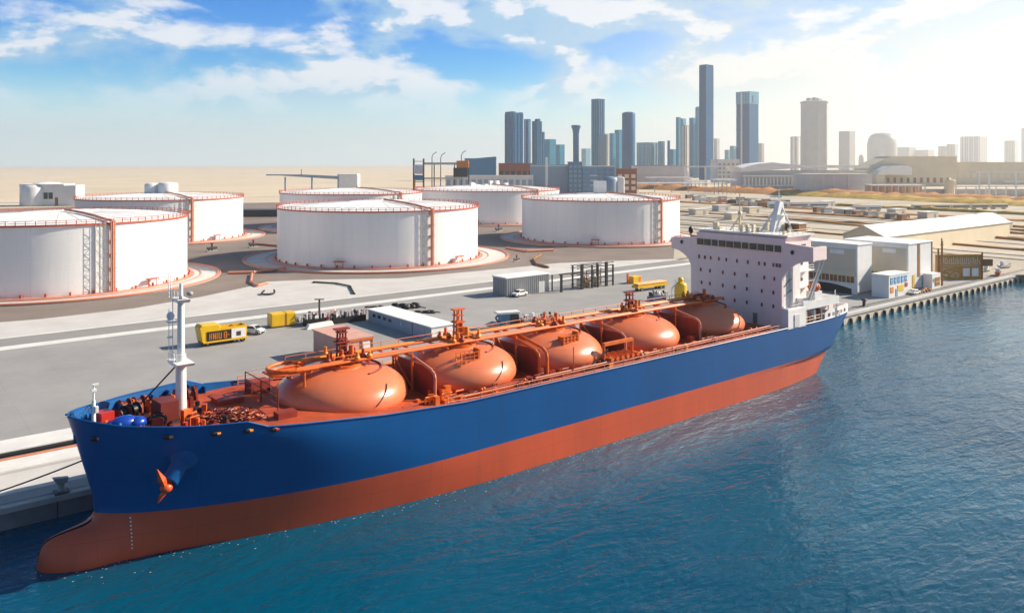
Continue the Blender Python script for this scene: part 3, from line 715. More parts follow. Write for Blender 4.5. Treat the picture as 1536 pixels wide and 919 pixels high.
# ------------------------------------------------------------------ rail yard and earth banks on the right
sheet('rail_yard', [at(*p)[:2] for p in ((1010,388),(1150,412),(1700,412),(1750,306),(1020,288))], 2.60, 'railground')
def bank(p1,p2,w,h,m,name='earth_bank'):
    a=Vector(at(*p1)); b=Vector(at(*p2)); d=(b-a); l=d.length; n=max(2,int(l/6)); u=d.normalized(); s=Vector((-u.y,u.x,0)); q=MB(); vs=[]
    for i in range(n+1):
        p=a+d*i/n; hh=h*random.uniform(.7,1.15)
        for t_,z in ((-.5,-.2),(-.25,.8),(.1,1),(.5,-.2)): vs.append((p.x+s.x*w*t_,p.y+s.y*w*t_,2.55+hh*z*random.uniform(.85,1.1)))
    q.add(vs,[(i*4+j,i*4+j+1,(i+1)*4+j+1,(i+1)*4+j) for i in range(n) for j in range(3)],0,True)
    return struct(q.build(name,m))
for (p1,p2,w,h,m) in (((925,281),(1700,312),60,7,'earth'),((1180,292),(1720,316),50,5,'hedge'),((1010,303),(1700,341),9,1.6,'earth'),((1170,318),(1700,352),7,1.5,'earth'),((1020,318),(1700,362),4,1.2,'earth'),
    ((1170,328),(1700,376),4.5,1.3,'earth'),((1170,345),(1700,390),3.5,1.2,'earth'),((1400,334),(1700,362),4,1.2,'earth'),((1020,330),(1200,343),2.5,.8,'railground'),((1020,337),(1200,352),2.5,.8,'railground'),((1020,324),(1200,335),2.5,.8,'railground'),((1200,306),(1700,330),10,2.5,'hedge')):
    bank(p1,p2,w,h,m)
rl=0
for (p1,p2) in (((1020,310),(1700,356)),((1020,314),(1700,360)),((1020,321),(1700,368)),((1020,327),(1700,380)),((1020,334),(1700,386)),((1020,341),(1700,398)),((1020,347),(1700,404))):
    a=Vector(at(*p1)); b=Vector(at(*p2)); d=b-a; s=Vector((-d.y,d.x,0)).normalized(); q=MB()
    for o in (-.75,.75): q.cyl(a+s*o+Vector((0,0,.12)),b+s*o+Vector((0,0,.12)),.12,n=4)
    rl+=1; o=solo(q,'railway_track','steel',(0,0,0),0,'steel railway track crossing the brown yard on the right','railway track','railway tracks in the yard on the right')
# rolling stock and parked plant
def wagon(px,py,n,l,h,label,m,pitch=None,rz=math.radians(-31)):
    x,y,_=at(px,py); t=thing('train',label,'train',(x,y,2.7),rz)
    for i in range(n):
        u=(i-(n-1)/2)*(l+1.2)
        b=bevel(MB().box(u,0,.9,l,3,h).build('carriage',m,t),.3); MB().box(u,-1.53,1.8+.1,l-1.5,.08,1.0).build('window_band','glass',b)
        q=MB(); [q.cyl((u+v,-1.2,.5),(u+v,1.2,.5),.45,n=10) for v in (-l*.35,-l*.25,l*.25,l*.35)]; q.build('wheel_set','black',b)
    return t
wagon(1197,312,3,17,4.2,'white train of three carriages just behind the bridge mast','white')
wagon(1300,317,2,11,4,'two short white wagons on the grass strip','white')
wagon(1440,314,5,16,3.2,'long pale train of five wagons near the right edge','sign')
def truck_s(px,py,label,col,sc):
    x,y,_=at(px,py); t=thing('lorry',label,'lorry',(x,y,2.6),math.radians(-39+random.uniform(-25,25)))
    bevel(MB().box(-1.5*sc,0,.9*sc,6*sc,2.5*sc,2.6*sc).build('cargo_body',col,t),.1)
    c=MB().extr([(2.0*sc,.8*sc),(4.2*sc,.8*sc),(4.2*sc,1.9*sc),(3.7*sc,2.9*sc),(2.0*sc,2.9*sc)],'y',-1.2*sc,1.2*sc).build('cab','white',t); MB().box(4.0*sc,0,1.9*sc,.3*sc,2*sc,.7*sc).build('windscreen','glass',c)
    wheels(t,(-3.2*sc,2.8*sc),1.1*sc,.5*sc,.35*sc)
cols=('white','sign','salmon','dark','lightcon','steel','rust')
where=('under the earth bank behind the right tank','beside the pale lorry in the yard','in the middle of the parked row','near the centre of the yard row','towards the right of the parked row','second from the right of the parked row','last in the parked row by the bridge mast')
for i in range(7): truck_s(1056+i*15,303+i*1.4,('white','cream','salmon red','dark grey','pale grey','steel grey','rusty brown')[i]+' lorry '+where[i],cols[i],1.25)

# stacked crates and low sheds between the tracks
rnd=random.Random(31)
def yard_box(name,label,cat,group,spots,sx,sy,h,ms,roofm):
    src={}
    for k,(px,py) in enumerate(spots):
        x,y,_=at(px,py); m_=ms[k%len(ms)]
        t=thing(name,label,cat,(x,y,2.6),math.radians(-8),group)
        if m_ not in src:
            a=MB().box(0,0,0,sx,sy,h).build('wall',m_,t); b=MB().box(0,0,h,sx+.5,sy+.5,.35).build('roof',roofm,t); c=MB().box(sx*.2,-sy/2-.05,0,sx*.18,.12,h*.7).build('door','steel',t); src[m_]=(a,b,c)
        else:
            for o in src[m_]: clone(o,t)
yard_box('yard_store','low pale store with a flat roof between the railway tracks','store','low stores in the rail yard',[(1048,322),(1082,316),(1128,319),(1102,329),(1240,309),(1345,322),(1392,327),(1268,322),(1478,330),(1500,345)],13,7,4.2,('beige','lightcon','tan'),'roofw')
yard_box('freight_container','small rusty or grey freight container standing along the tracks','container','freight containers in the rail yard',[(1036+i*9.5+rnd.uniform(-2,2),298+i*.55+rnd.uniform(-1,3)) for i in range(20)]+[(1226+i*16+rnd.uniform(-4,4),318+i*1.5) for i in range(9)],9,3.4,3.6,('rust','steel','sign','dark'),'steel')
# ------------------------------------------------------------------ background buildings
R39=math.radians(-39)
def block(px0,px1,yt,yb,m,name,label,cat,dep=20,turn=0,d=None,roof=None,win=None,wm='glass'):
    d=d or (H-GZ)*F/(yb-HY); w=(px1-px0)/F*d; h=(yb-yt)/F*d if d is None else H-(yt-HY)/F*d-GZ
    x,y=atd((px0+px1)/2,d); t=thing(name,label,cat,(x,y,GZ),R39+math.radians(turn))
    MB().box(0,dep/2,0,w,dep,h).build('wall',m,t)
    o=MB().box(0,dep/2,h,w+.8,dep+.8,max(.5,h*.03)).build('roof',roof or m,t)
    if win:
        nc,nr,f0_,f1_=win; cw=w/nc; fh=h*(f1_-f0_)/nr; first=None
        for i in range(nc):
            for j in range(nr):
                if first is None: first=MB().box(0,0,0,cw*.62,.3,fh*.6).build('window',wm,t); c=first
                else: c=clone(first,t)
                c.location=(-w/2+cw*(i+.5),-.1,h*f0_+fh*(j+.2))
    return t,w,h,d
# left control building
t,w,h,d=block(31,94,277,309,'white','control_building','white control building with dark windows behind the left tanks','control building',22,6,roof='roofw')
bevel(t.children[0],5,6); MB().lathe(-w*.22,6,[(w*.3,0),(w*.3,h*.86),(w*.24,h*.98),(0,h+.6)],28).build('drum_wall','white',t)
for i in range(5): MB().box(-w/2+9.5+i*4.1,-.1,h*.33,3.4,.3,h*.3).build('window','glass',t)
MB().box(w/2+5,9,0,10,18,h*.96).build('side_wing','white',t); MB().box(w/2-6,-.1,0,2.4,.3,h*.4).build('door','rust',t)
MB().lathe(0,10,[(w*.32,h+.3),(w*.26,h+1.6),(0,h+2.2)],24).build('roof_dome','roofw',t)
t,w,h,d=block(-30,33,305,315,'greyblue','pipe_bridge','low grey pipe bridge at the left edge of the desert','pipe bridge',6,0,d=760); 
block(340,425,316,324,'dark','pump_station','low dark pump station between the left tanks','pump station',14,4,d=560)
# boom behind hidden tank
t=thing('conveyor_boom','long blue grey conveyor boom reaching left over the desert','conveyor',(*atd(508,900),GZ),R39)
q=MB(); q.extr([(-81,23.6),(-66,23.6),(0,19.5),(0,23.0),(-40,24.8),(-81,25.0)],'y',-2,2); q.build('boom','greyblue',t)
MB().box(-42,0,24.5,.6,.6,6).build('mast','dark',t)
bevel(MB().box(11,5,0,22,14,25.5).build('head_house','white',t),1.2); MB().box(-.3,5,0,1.2,14.4,25).build('side_wall','greyblue',t)
for u in (-30,-60): MB().box(u,0,0,1.6,1.6,22).build('support','greyblue',t)
# scaffold tower with gantry and lamp posts
t=thing('scaffold_tower','tall open scaffold tower with white boards left of the dark shed','scaffold tower',(*atd(628,780),GZ),R39)
q=MB(); 
for sx in (-4.8,4.8):
    for sy in (-3,3): q.box(sx,sy,0,.9,.9,42)
for z in range(4,42,5): q.box(0,-3,z,10,.5,.5); q.box(0,3,z,10,.5,.5); q.box(-4.8,0,z,.5,6,.5); q.box(4.8,0,z,.5,6,.5)
q.build('frame','dark',t); MB().box(0,-3.4,27,8.6,.4,9).build('board','white',t); MB().box(0,-3.4,21,8.6,.4,5).build('board','bluewall',t); MB().box(-3.5,-3.6,0,1.4,1,22).build('chute','amber',t)
t=thing('yellow_gantry','long yellow gantry beam reaching right from the scaffold tower','gantry',(*atd(636,785),GZ),R39)
MB().box(20,0,36,40,3,2.2).build('beam','tan',t); MB().box(20,0,22,40,2.4,1.4).build('beam','tan',t); bevel(MB().box(38,0,33,12,5,7).build('trolley','amber',t),.5); MB().box(36,0,24,14,5,9).build('trolley_cab','dark',t)
for u in (10,30,44): MB().box(u,0,0,1,1,37).build('leg','dark',t)
def lampp(px,yt,lab):
    d=800; h=H-(yt-HY)/F*d-GZ; t=thing('lamp_post',lab,'lamp post',(*atd(px,d),GZ),R39)
    MB().cyl((0,0,0),(0,0,h-5),.55,.4,8).build('pole','dark',t); MB().tube([(0,0,h-5),(1.2,0,h-2.2),(4.6,0,h)],.38,6).build('lamp_arm','dark',t)
lampp(648,228,'tall curved lamp post next to the scaffold tower'); lampp(661,229,'tall curved lamp post in the middle of the gantry'); lampp(692,226,'tall curved lamp post by the dark blue shed')
t,w,h,d=block(697,744,239,276,'bluewall','blue_shed','dark blue shed with a sloping roof right of the gantry','shed',30,0,d=1000); MB().extr([(-w/2,h),(w/2,h),(w/2,h+3.5)],'y',0,29).build('roof_slope','bluewall',t); MB().box(-10,-.2,0,7,.4,10).build('door','dark',t)
block(748,800,246,276,'brick','brick_hall','long dull red brick hall behind the grey blue plant','hall',25,0,d=1100,win=(6,1,.5,.8))
block(668,800,264,280,'greywall','low_depot','low grey depot wall under the blue shed','depot',15,0,d=960,win=(14,1,.4,.9),wm='greyblue')
t,w,h,d=block(796,853,248,283,'greyblue','plant_building','grey blue plant building with a white stair strip','plant',26,0,d=980,roof='greyblue',win=(7,5,.05,.95),wm='greyblue'); MB().box(-w*.08,-.5,4,3.2,1,h+6).build('stair_strip','white',t); MB().box(0,-.3,h-1.2,w,.5,.8).build('cornice','white',t)
t,w,h,d=block(853,873,244,281,'bluewall','plant_tower','dark blue plant tower between the two grey blue blocks','plant',18,0,d=970,win=(3,6,.05,.95),wm='greyblue')
t,w,h,d=block(873,922,250,283,'greyblue','plant_block','pale grey blue plant block with white window strips','plant',24,8,d=975,roof='white',win=(5,6,.05,.95),wm='bluep')
for q_ in (0,1,2): MB().box(-w*.15,-.5,h*.3+q_*6,9,.4,1.3).build('sign_strip','white',t)
t=thing('white_silo','pale silo with a rounded white side in front of the plant','silo',(*atd(915,760),GZ),R39); MB().lathe(0,0,[(8,0),(8,22),(7,24),(0,25)],24).build('shell','greyblue',t); bevel(MB().box(9,0,0,9,8,24.5).build('side_tower','white',t),1.5)
block(925,955,254,288,'brick','brick_store','red brick store with a flat roof beside the white silo','store',22,-6,d=940,roof='rust',win=(3,3,.15,.85),wm='sign')
t,w,h,d=block(953,1026,249,272,'greywall','grey_depot','long grey depot with a curved white end right of the brick store','depot',40,0,d=1250,roof='steel'); MB().extr([(w/2,0),(w/2+9,0),(w/2+9,h*.45),(w/2+5,h*.85),(w/2,h+1)],'y',0,38).build('end_wall','white',t); MB().box(0,-.3,h*.55,w,.5,1.5).build('stripe','lightcon',t)
# low white canopies, flyover
for i,(a,b,yt,yb,lab) in enumerate(((970,1040,266,271,'low flat white canopy nearest the grey depot'),(1030,1062,271,276,'small white canopy in front of the flyover'),(950,1090,274,279,'long low white platform roof above the brown bank'),(1070,1105,269,276,'rounded pale canopy right of the flyover piers'))):
    d=1150-60*i; w=(b-a)/F*d; t=thing('canopy',lab,'canopy',(*atd((a+b)/2,d),GZ),R39); z=H-(yt-HY)/F*d-GZ
    bevel(MB().box(0,8,z-1.5,w,16,1.5).build('roof','roofw',t),.6)
    for u in range(6): MB().box(-w*.45+u*w*.18,1,0,.8,.8,z-1.4).build('post','lightcon',t)
t=thing('flyover','thin grey flyover on slim piers crossing below the tallest tower','flyover',(*atd(1022,1400),GZ),R39)
zf=H-(249-HY)/F*1400-GZ; MB().box(60,0,zf-2.5,124,9,2.5).build('deck','greywall',t)
for u in (8,42,78,112): MB().box(u,0,0,2.4,4,zf-2.4).build('pier','lightcon',t)
block(1076,1110,240,275,'greywall','grey_block','plain grey block left of the stadium roof','block',40,5,d=1500,win=(5,4,.2,.9),wm='steel')
# stadium like terminal
t=thing('terminal_hall','wide white terminal hall with a wavy roof and pillared front','terminal',(*atd(1112,1150),GZ),R39)
d=1150; k=d/F; zz=lambda y:H-(y-HY)*k-GZ
roofp=[(-7,zz(250)),(0,zz(252)),(22,zz(246)),(45,zz(243.5)),(62,zz(245.5)),(90,zz(247.5)),(190,zz(248)),(190,zz(252)),(90,zz(252)),(0,zz(258))]
MB().extr([(a*k,z) for a,z in roofp],'y',-4,60).build('roof','roofw',t)
MB().box(95*k,30,0,190*k,56,zz(256)).build('wall','greywall',t)
MB().box(48*k,-3,zz(265),94*k,6,2.2).build('cornice','white',t); MB().box(48*k,-3,zz(279),94*k,8,1.4).build('terrace','white',t)
for i in range(17): MB().box((4+i*5.4)*k,-5,zz(279),1.6,1.6,zz(266)-zz(279)).build('pillar','white',t)
t,w,h,d=block(1208,1308,262,291,'greywall','grey_terminal','flat grey terminal wall with slim white posts','terminal',40,0,d=930,roof='lightcon',win=(2,1,.1,.35),wm='white')
for u in (-.42,-.24,-.08,.14): MB().box(w*u,-.4,0,.8,.6,h).build('post','white',t)
t=thing('tan_hall','big tan hall with a sloped left end behind the glass pavilion','hall',(*atd(1330,1300),GZ),R39); d=1300;k=d/F
MB().extr([(-30*k,0),(105*k,0),(105*k,zz(235)),(0,zz(235)),(5*k,zz(235)),(-8*k,zz(241)),(-30*k,zz(251))][:3]+[(6*k,H-(235-HY)*k-GZ),(-8*k,H-(241-HY)*k-GZ),(-30*k,H-(251-HY)*k-GZ)],'y',0,50).build('wall','tan',t)
MB().box(55*k,25,H-(236-HY)*k-GZ+.6,100*k,52,1.2).build('roof','sign',t)
o=MB(); o.extr([(-28*k,H-(262-HY)*k-GZ),(24*k,H-(262-HY)*k-GZ),(24*k,H-(252-HY)*k-GZ),(18*k,H-(249-HY)*k-GZ),(-8*k,H-(249-HY)*k-GZ),(-22*k,H-(255-HY)*k-GZ)],'y',-30,-2); bevel(o.build('white_lobe','white',t),1)
MB().box(-20*k,-16,0,12*k,20,H-(258-HY)*k-GZ).build('wing','tan',t)
for i in range(10): MB().box((2+i*10)*k,-.3,6,4*k,.5,8).build('window','rust',t)
t=thing('glass_pavilion','low pavilion with white frame and amber panes','pavilion',(*atd(1345,900),GZ),R39); d=900;k=d/F; h=H-(277-HY)*k-GZ
MB().box(0,8,0,78*k,14,h-1).build('wall','tan',t); MB().box(0,5,h-1.4,82*k,20,1.4).build('roof','white',t)
for i in range(9): MB().box((-40+i*10)*k,-4,0,1,1,h-1.4).build('post','white',t)
for i in range(8): MB().box((-35+i*10)*k,.9,1,6*k,.3,h-4).build('pane','amber',t)
t=thing('round_silo','squat beige silo at the end of the glass pavilion','silo',(*atd(1424,900),GZ)); MB().lathe(0,0,[(5.5,0),(5.5,17),(6,17.3),(6,18.5),(0,19.5)],24).build('shell','tan',t); MB().box(0,0,19,5,2,2).build('cap','sign',t)
t,w,h,d=block(1436,1640,244,285,'tan','long_tan_hall','long low tan hall fading into glare at the right edge','hall',60,0,d=1400,roof='sign',win=(20,1,.25,.6),wm='sign')
t=thing('portal_frame','open white portal frames standing before the long tan hall','portal frame',(*atd(1484,880),GZ),R39); d=880;k=d/F;h=H-(259-HY)*k-GZ
for u in (-15,0,40): MB().box(u*k,0,0,1.3,1.3,h).build('post','white',t)
MB().box(28*k,0,h,100*k,2.4,1.3).build('beam','white',t); MB().box(10*k,0,h*.42,130*k,2,1.2).build('beam','white',t); MB().box(60*k,2,h*.62,70*k,3,1).build('beam','white',t)
for i in range(9): MB().box((-50+i*15)*k,0,0,.9,.9,h*.42).build('post','white',t)
t,w,h,d=block(1305,1640,284,291,'lightcon','low_wall','long low pale wall along the top of the scrub bank','wall',3,0,d=905)
# ------------------------------------------------------------------ city skyline
M['f_deep']=facade('facade_deep_blue',(.003,.085,.21),(.008,.12,.24),4,4,.2)
M['f_teal']=facade('facade_teal',(.02,.19,.32),(.05,.24,.36),4,6,.2)
M['f_pale']=facade('facade_pale',(.07,.27,.40),(.18,.36,.46),4,9,.2)
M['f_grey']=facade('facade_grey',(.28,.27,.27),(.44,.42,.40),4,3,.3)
M['f_mauve']=facade('facade_mauve',(.008,.08,.20),(.02,.10,.22),4,2.5,.25)
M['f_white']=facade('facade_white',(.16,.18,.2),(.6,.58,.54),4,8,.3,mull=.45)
def tower(px0,px1,yt,m,label,d=2000,fins=0,finm='white',crown=None,aspect=1.0,rz=0.0,flat=False):
    x,y=atd((px0+px1)/2,d); w=(px1-px0)/F*d; h=H-(yt-HY)/F*d-GZ
    rel=math.atan2(y,x); a=rel-rz
    sw=w/(abs(math.sin(a))+aspect*abs(math.cos(a))) if not flat else w
    t=thing('skyscraper',label,'skyscraper',(x,y,GZ),(R39+(math.atan2(y,x)-math.atan2(SN,CS))) if flat else rz,'towers of the far skyline')
    lx,ly=(sw,sw*aspect) if flat else (sw,sw*aspect)
    if crown=='round':
        prof=[(lx/2,0),(lx/2,h*.97),(lx/2*.9,h*.985),(lx/2*.5,h*.998),(0,h)]
        lx2=w/2; prof=[(r*lx2/(lx/2),z) for r,z in prof]; MB().lathe(0,0,prof,28).build('shaft',m,t); lx=ly=w*.7
    elif crown=='mushroom':
        r=w/2; MB().lathe(0,0,[(r*.72,0),(r*.62,h*.5),(r*.66,h*.85),(r*.8,h*.93),(r,h*.96),(r,h),(0,h)],24).build('shaft',m,t)
    elif crown=='octagon':
        r=w/2; MB().lathe(0,0,[(r*.97,0),(r*.97,h*.95),(r*1.03,h*.955),(r*1.03,h*.97),(r*.8,h*.985),(0,h*.99)],8,0,False).build('shaft',m,t)
        q=MB(); [q.box(random.uniform(-.4,.4)*r,random.uniform(-.4,.4)*r,h*.985,r*.3,r*.25,h*random.uniform(.02,.05)) for i in range(6)]; q.build('roof_plant','steel',t)
    elif crown=='dome':
        r=w/2; MB().lathe(0,0,[(r,0),(r,h*.68),(r*.93,h*.82),(r*.75,h*.93),(r*.45,h*.985),(0,h)],20).build('shaft',m,t)
    else:
        MB().box(0,0,0,lx,ly,h).build('shaft',m,t)
    if crown=='notch':
        MB().box(-lx*.35,0,h,lx*.3,ly*.9,h*.03).build('crown',m,t); MB().box(lx*.38,0,h,lx*.24,ly*.9,h*.02).build('crown',m,t)
    if crown=='steps':
        MB().box(lx*.1,0,h,lx*.5,ly*.6,h*.04).build('crown',m,t)
    if crown=='frame':
        MB().box(0,0,h*.86,lx*1.03,ly*1.03,h*.145).build('crown','f_pale',t); MB().box(-lx*.0,-ly*.53,h*.88,lx*.35,1.5,h*.08).build('crown_panel','bluewall',t)
        MB().box(-lx*.52,ly*.08,0,2,ly*.1,h*.99).build('rib','white',t)
    if crown=='slot': 
        q=MB(); q.box(-lx*.3,0,h,lx*.35,ly,h*.012); q.box(lx*.3,0,h,lx*.35,ly,h*.012); q.build('crown',m,t)
    if fins:
        q=MB()
        for i in range(fins):
            u=(i+.5)/fins-.5
            q.box(lx*u,-ly/2-.3,0,lx*.14/ fins*2.2,1.6,h*.985); q.box(-lx/2-.3,ly*u,0,1.6,ly*.14/fins*2.2,h*.985)
        q.build('fin',finm,t)
    return t
tower(757,785,171,'f_deep','dark blue broad tower with a notched top at the left end of the skyline',1800,3,'f_deep','notch')
tower(786,796,179,'f_deep','narrow dark blue tower right beside the notched one',1850,1,'bluep')
tower(798,813,182,'f_deep','dark striped tower with stepped top in the left cluster',1820,3,'f_teal','steps')
tower(812,817,198,'f_deep','very thin dark slab at the end of the left cluster',1860)
tower(816,834,209,'f_teal','teal block with a flat top right of the left cluster',2100)
tower(833,847,217,'f_teal','lower teal block beside the flat topped teal one',2150)
tower(857,871,188,'f_deep','blue control tower with a flared round head',1700,crown='mushroom')
tower(872,886,223,'f_pale','faint small block behind the flared tower',3400)
tower(887,907,149,'f_mauve','tall blue slab tower with white ribs on its right side',2000,3,'f_teal')
tower(897,909,203,'f_pale','short ribbed tower at the foot of the blue slab',1900,4,'greyblue')
tower(907,915,201,'f_white','slim pale tower right of the blue slab',2100)
tower(914,924,200,'f_teal','teal tower in the gap between slab and rounded tower',2150)
tower(922,935,195,'f_teal','teal tower leaning on the left of the rounded tower',2200)
tower(933,953,168,'f_deep','dark blue tower with a rounded top and vertical ribs',1900,crown='round',fins=5,finm='bluep')
tower(955,988,214,'f_pale','wide pale glass block in the middle of the skyline',2300,3,'greyblue')
tower(987,997,212,'f_pale','pale narrow block attached to the wide glass one',2280,1,'greyblue')
tower(1001,1005,211,'f_deep','very thin blue slab right of the glass blocks',2200)
tower(1004,1015,224,'f_teal','low teal block before the twin gate towers',2250)
tower(1014,1021,176,'f_teal','left slim teal tower of the gate group',2200)
tower(1020,1029,178,'f_pale','pale tower behind the grey gate tower',2300)
tower(1021,1034,188,'f_grey','grey gate tower left of the tallest tower',2000,1,'greywall')
t=tower(1034,1044,177,'f_teal','teal gate tower next to the tallest tower',2050)
tower(1043,1050,160,'f_pale','slim tower with a rounded head left of the tallest tower',2100,crown='round')
tower(1049,1070,100,'f_mauve','tallest dark mauve tower rising above all others',1800,crown='slot',aspect=.7)
tower(1071,1079,208,'f_white','faint white tower just right of the tallest one',3300)
tower(1087,1096,225,'f_pale','small pale block left of the framed blue tower',3000)
tower(1095,1105,219,'f_pale','small pale tower touching the framed blue tower',2900)
tower(1105,1137,139,'f_mauve','blue glass tower with a framed crown and white rib',2100,crown='frame')
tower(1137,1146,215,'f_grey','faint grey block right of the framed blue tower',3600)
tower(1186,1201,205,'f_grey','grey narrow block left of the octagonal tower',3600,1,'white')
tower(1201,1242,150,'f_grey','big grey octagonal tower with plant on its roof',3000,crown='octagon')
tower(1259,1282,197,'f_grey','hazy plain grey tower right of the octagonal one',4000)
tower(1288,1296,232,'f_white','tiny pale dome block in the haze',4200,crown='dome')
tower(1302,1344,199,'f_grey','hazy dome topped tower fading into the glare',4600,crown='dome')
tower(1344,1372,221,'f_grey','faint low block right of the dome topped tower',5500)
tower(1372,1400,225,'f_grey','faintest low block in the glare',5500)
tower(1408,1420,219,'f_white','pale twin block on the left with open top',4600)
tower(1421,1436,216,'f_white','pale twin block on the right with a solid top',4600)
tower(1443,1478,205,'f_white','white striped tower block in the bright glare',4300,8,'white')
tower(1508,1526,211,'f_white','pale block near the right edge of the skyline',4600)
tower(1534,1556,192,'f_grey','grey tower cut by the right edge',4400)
# ------------------------------------------------------------------ the gas carrier (x = world X, y from the centreline, minus is the side we see)
ship=thing('gas_carrier','blue and red gas carrier with five orange domes moored at the quay','ship',(0,90.8,0))
def lerp(t,a): 
    for (x0,y0),(x1,y1) in zip(a,a[1:]):
        if t<=x1: return y0+(y1-y0)*(max(t,x0)-x0)/(x1-x0)
    return a[-1][1]
STEM=[(-3,13.9),(-1,13.35),(0,13.2),(1.2,13.32),(2.0,13.6),(2.35,13.85),(2.6,14.25),(2.8,14.8),(2.95,15.6),(3.05,16.4),(3.15,17.1),(3.3,17.7),(3.6,18.15),(4.0,18.3),(4.3,18.35),(6,18.2),(9,17.4),(12,16.6),(14.8,15.8)]
STERN=[(-3,138),(0,141.5),(4.3,145.6),(8,149.5),(10.5,152),(15,153)]
def sheer(x): return lerp(x,[(15,14.75),(20,13.95),(26,13.6),(30.6,13.5),(32.6,12.7),(36,12.35),(46,11.3),(58,10.6),(152,10.5)])
BW=10.7
def half(x,z):
    zz=max(z,-1)
    ent=20+ (12-min(12,zz))*2.3                       # entry length grows towards the waterline
    x0=lerp(zz,STEM) if zz>=4.3 else 18.3
    b=0
    if x>x0:
        u=min(1,(x-x0)/ent); p=1.9
        b=BW*(1-(1-u)**p)**(1/1.45)
    # stern narrowing
    xs=lerp(z,STERN); run=26 if z<4 else 16
    v=max(0,(x-(xs-run))/run); b*=1-(.20 if z<4.3 else .14)*v**2.4
    # bulb
    if z<4.35:
        s0=13.2; q=max(0,x-s0)
        T=lerp(x,[(13.2,.01),(13.32,1.2),(13.6,2.0),(13.85,2.35),(14.25,2.6),(14.8,2.8),(15.6,2.95),(16.4,3.05),(17.1,3.15),(17.7,3.3),(18.15,3.6),(18.6,4.2),(22,4.4),(40,4.5)]); wd=3.3*min(1,(q/4.0))**.45*(1 if x<22 else max(0,1-(x-22)/14))
        e=1-(max(0,(z+.3))/(T+.31))**2
        bb=wd*math.sqrt(max(0,e))
        b=(b**3+bb**3)**(1/3)
    return b
def hullmesh():
    zl=[-3,-1.5,-.5,0,.5,1,1.5,2,2.35,2.6,2.8,2.9,2.97,3.05,3.15,3.3,3.5,3.8,4.1,4.3,5,6,7,8,9,9.8]
    ts=[0,.001,.003,.006,.01,.015,.02,.027,.035,.045,.055,.065,.075,.085,.095,.105,.115,.122,.127,.13,.133,.137,.143,.15,.16,.175,.19,.21,.235,.26,.29,.32,.36,.4,.5,.6,.7,.78,.84,.88,.91,.935,.955,.97,.985,1.0]
    rows=[]
    NT=4
    for z in zl: rows.append([(lerp(z,STEM)+t*(lerp(z,STERN)-lerp(z,STEM)),z) for t in ts])
    for k in range(1,NT+1):
        r=[]
        for t in ts:
            x=lerp(12,STEM)+t*(lerp(10.5,STERN)-lerp(12,STEM)); top=sheer(x); z=9.8+(top-9.8)*k/NT
            xa=lerp(z,STEM); xb=lerp(z,STERN); r.append((xa+t*(xb-xa),z))
        rows.append(r)
    q=MB(); n=len(ts)
    for side in (-1,1):
        vs=[(x,side*half(x,z),z) for r in rows for x,z in r]
        o=len(q.v); fs=[]; 
        for lo,hi,mi in ((0,zl.index(4.3),1),(zl.index(4.3),len(rows)-1,0)):
            q.add([vs[j*n+i] for j in range(lo,hi+1) for i in range(n)],[(j*n+i,j*n+i+1,(j+1)*n+i+1,(j+1)*n+i) for j in range(hi-lo) for i in range(n-1)],mi,True)
    # transom
    pr=[r[-1] for r in rows]; vs=[(x,-half(x,z),z) for x,z in pr]+[(x,half(x,z),z) for x,z in pr]; k=len(pr); c=zl.index(4.3)
    q.add(vs,[(j,j+1,k+j+1,k+j) for j in range(k-1)],0); 
    return q
hull=hullmesh().build('hull',['blue','hullred'],ship)
import bmesh
bm=bmesh.new(); bm.from_mesh(hull.data); bmesh.ops.remove_doubles(bm,verts=bm.verts,dist=.004); bmesh.ops.recalc_face_normals(bm,faces=bm.faces); bm.to_mesh(hull.data); bm.free()
def side(x,z,s=-1): return s*half(x,z)
# rounded top edge of the shell and bulwark inside
def edge_xs(x0,x1,n): return [x0+(x1-x0)*i/n for i in range(n+1)]
xs=[15.85,16.0,16.3,16.8,17.5,18.5,20,22,24,26,28,30,30.6,31.6,32.6,34,36]+edge_xs(38,150,40)
for s in (-1,1): MB().tube([(x,s*half(max(x,15.95),sheer(x)),sheer(x)) for x in xs],.12,6).build('gunwale','blue',ship)
def zdeck(x): return min(11.75,sheer(x)-.25)
# decks
q=MB(); xs2=[16.6,17,17.6,18.5,20,22,24,26,28,30,32,34,36,40,46,52,58]+edge_xs(62,151,14); vs=[]
for x in xs2:
    b=half(x,zdeck(x))-.12; vs+=[(x,-b,zdeck(x)),(x,-b*.5,zdeck(x)),(x,0,zdeck(x)+.02),(x,b*.5,zdeck(x)),(x,b,zdeck(x))]
q.add(vs,[(i*5+j,i*5+j+1,(i+1)*5+j+1,(i+1)*5+j) for i in range(len(xs2)-1) for j in range(4)],0)
q.build('main_deck','deck',ship)
q=MB()
xs3=[16.3,16.8,17.5,18.5,20,22,24,26,28,30,30.6,31.6,32.6,34,36]
for s in (-1,1):
    vs=[]
    for x in xs3: vs+=[(x+.15,s*(half(x,sheer(x))-.16),sheer(x)-.02),(x+.15,s*(half(x,zdeck(x))-.16),zdeck(x)-.1)]
    q.add(vs,[(2*i,2*i+1,2*i+3,2*i+2) for i in range(len(xs3)-1)],0,True)
    for x in xs3[2:-2]: q.box(x,s*(half(x,zdeck(x))-.5),zdeck(x),.12,.8,max(.2,(sheer(x)-zdeck(x))*.8))
q.build('bulwark','blue',ship,False)
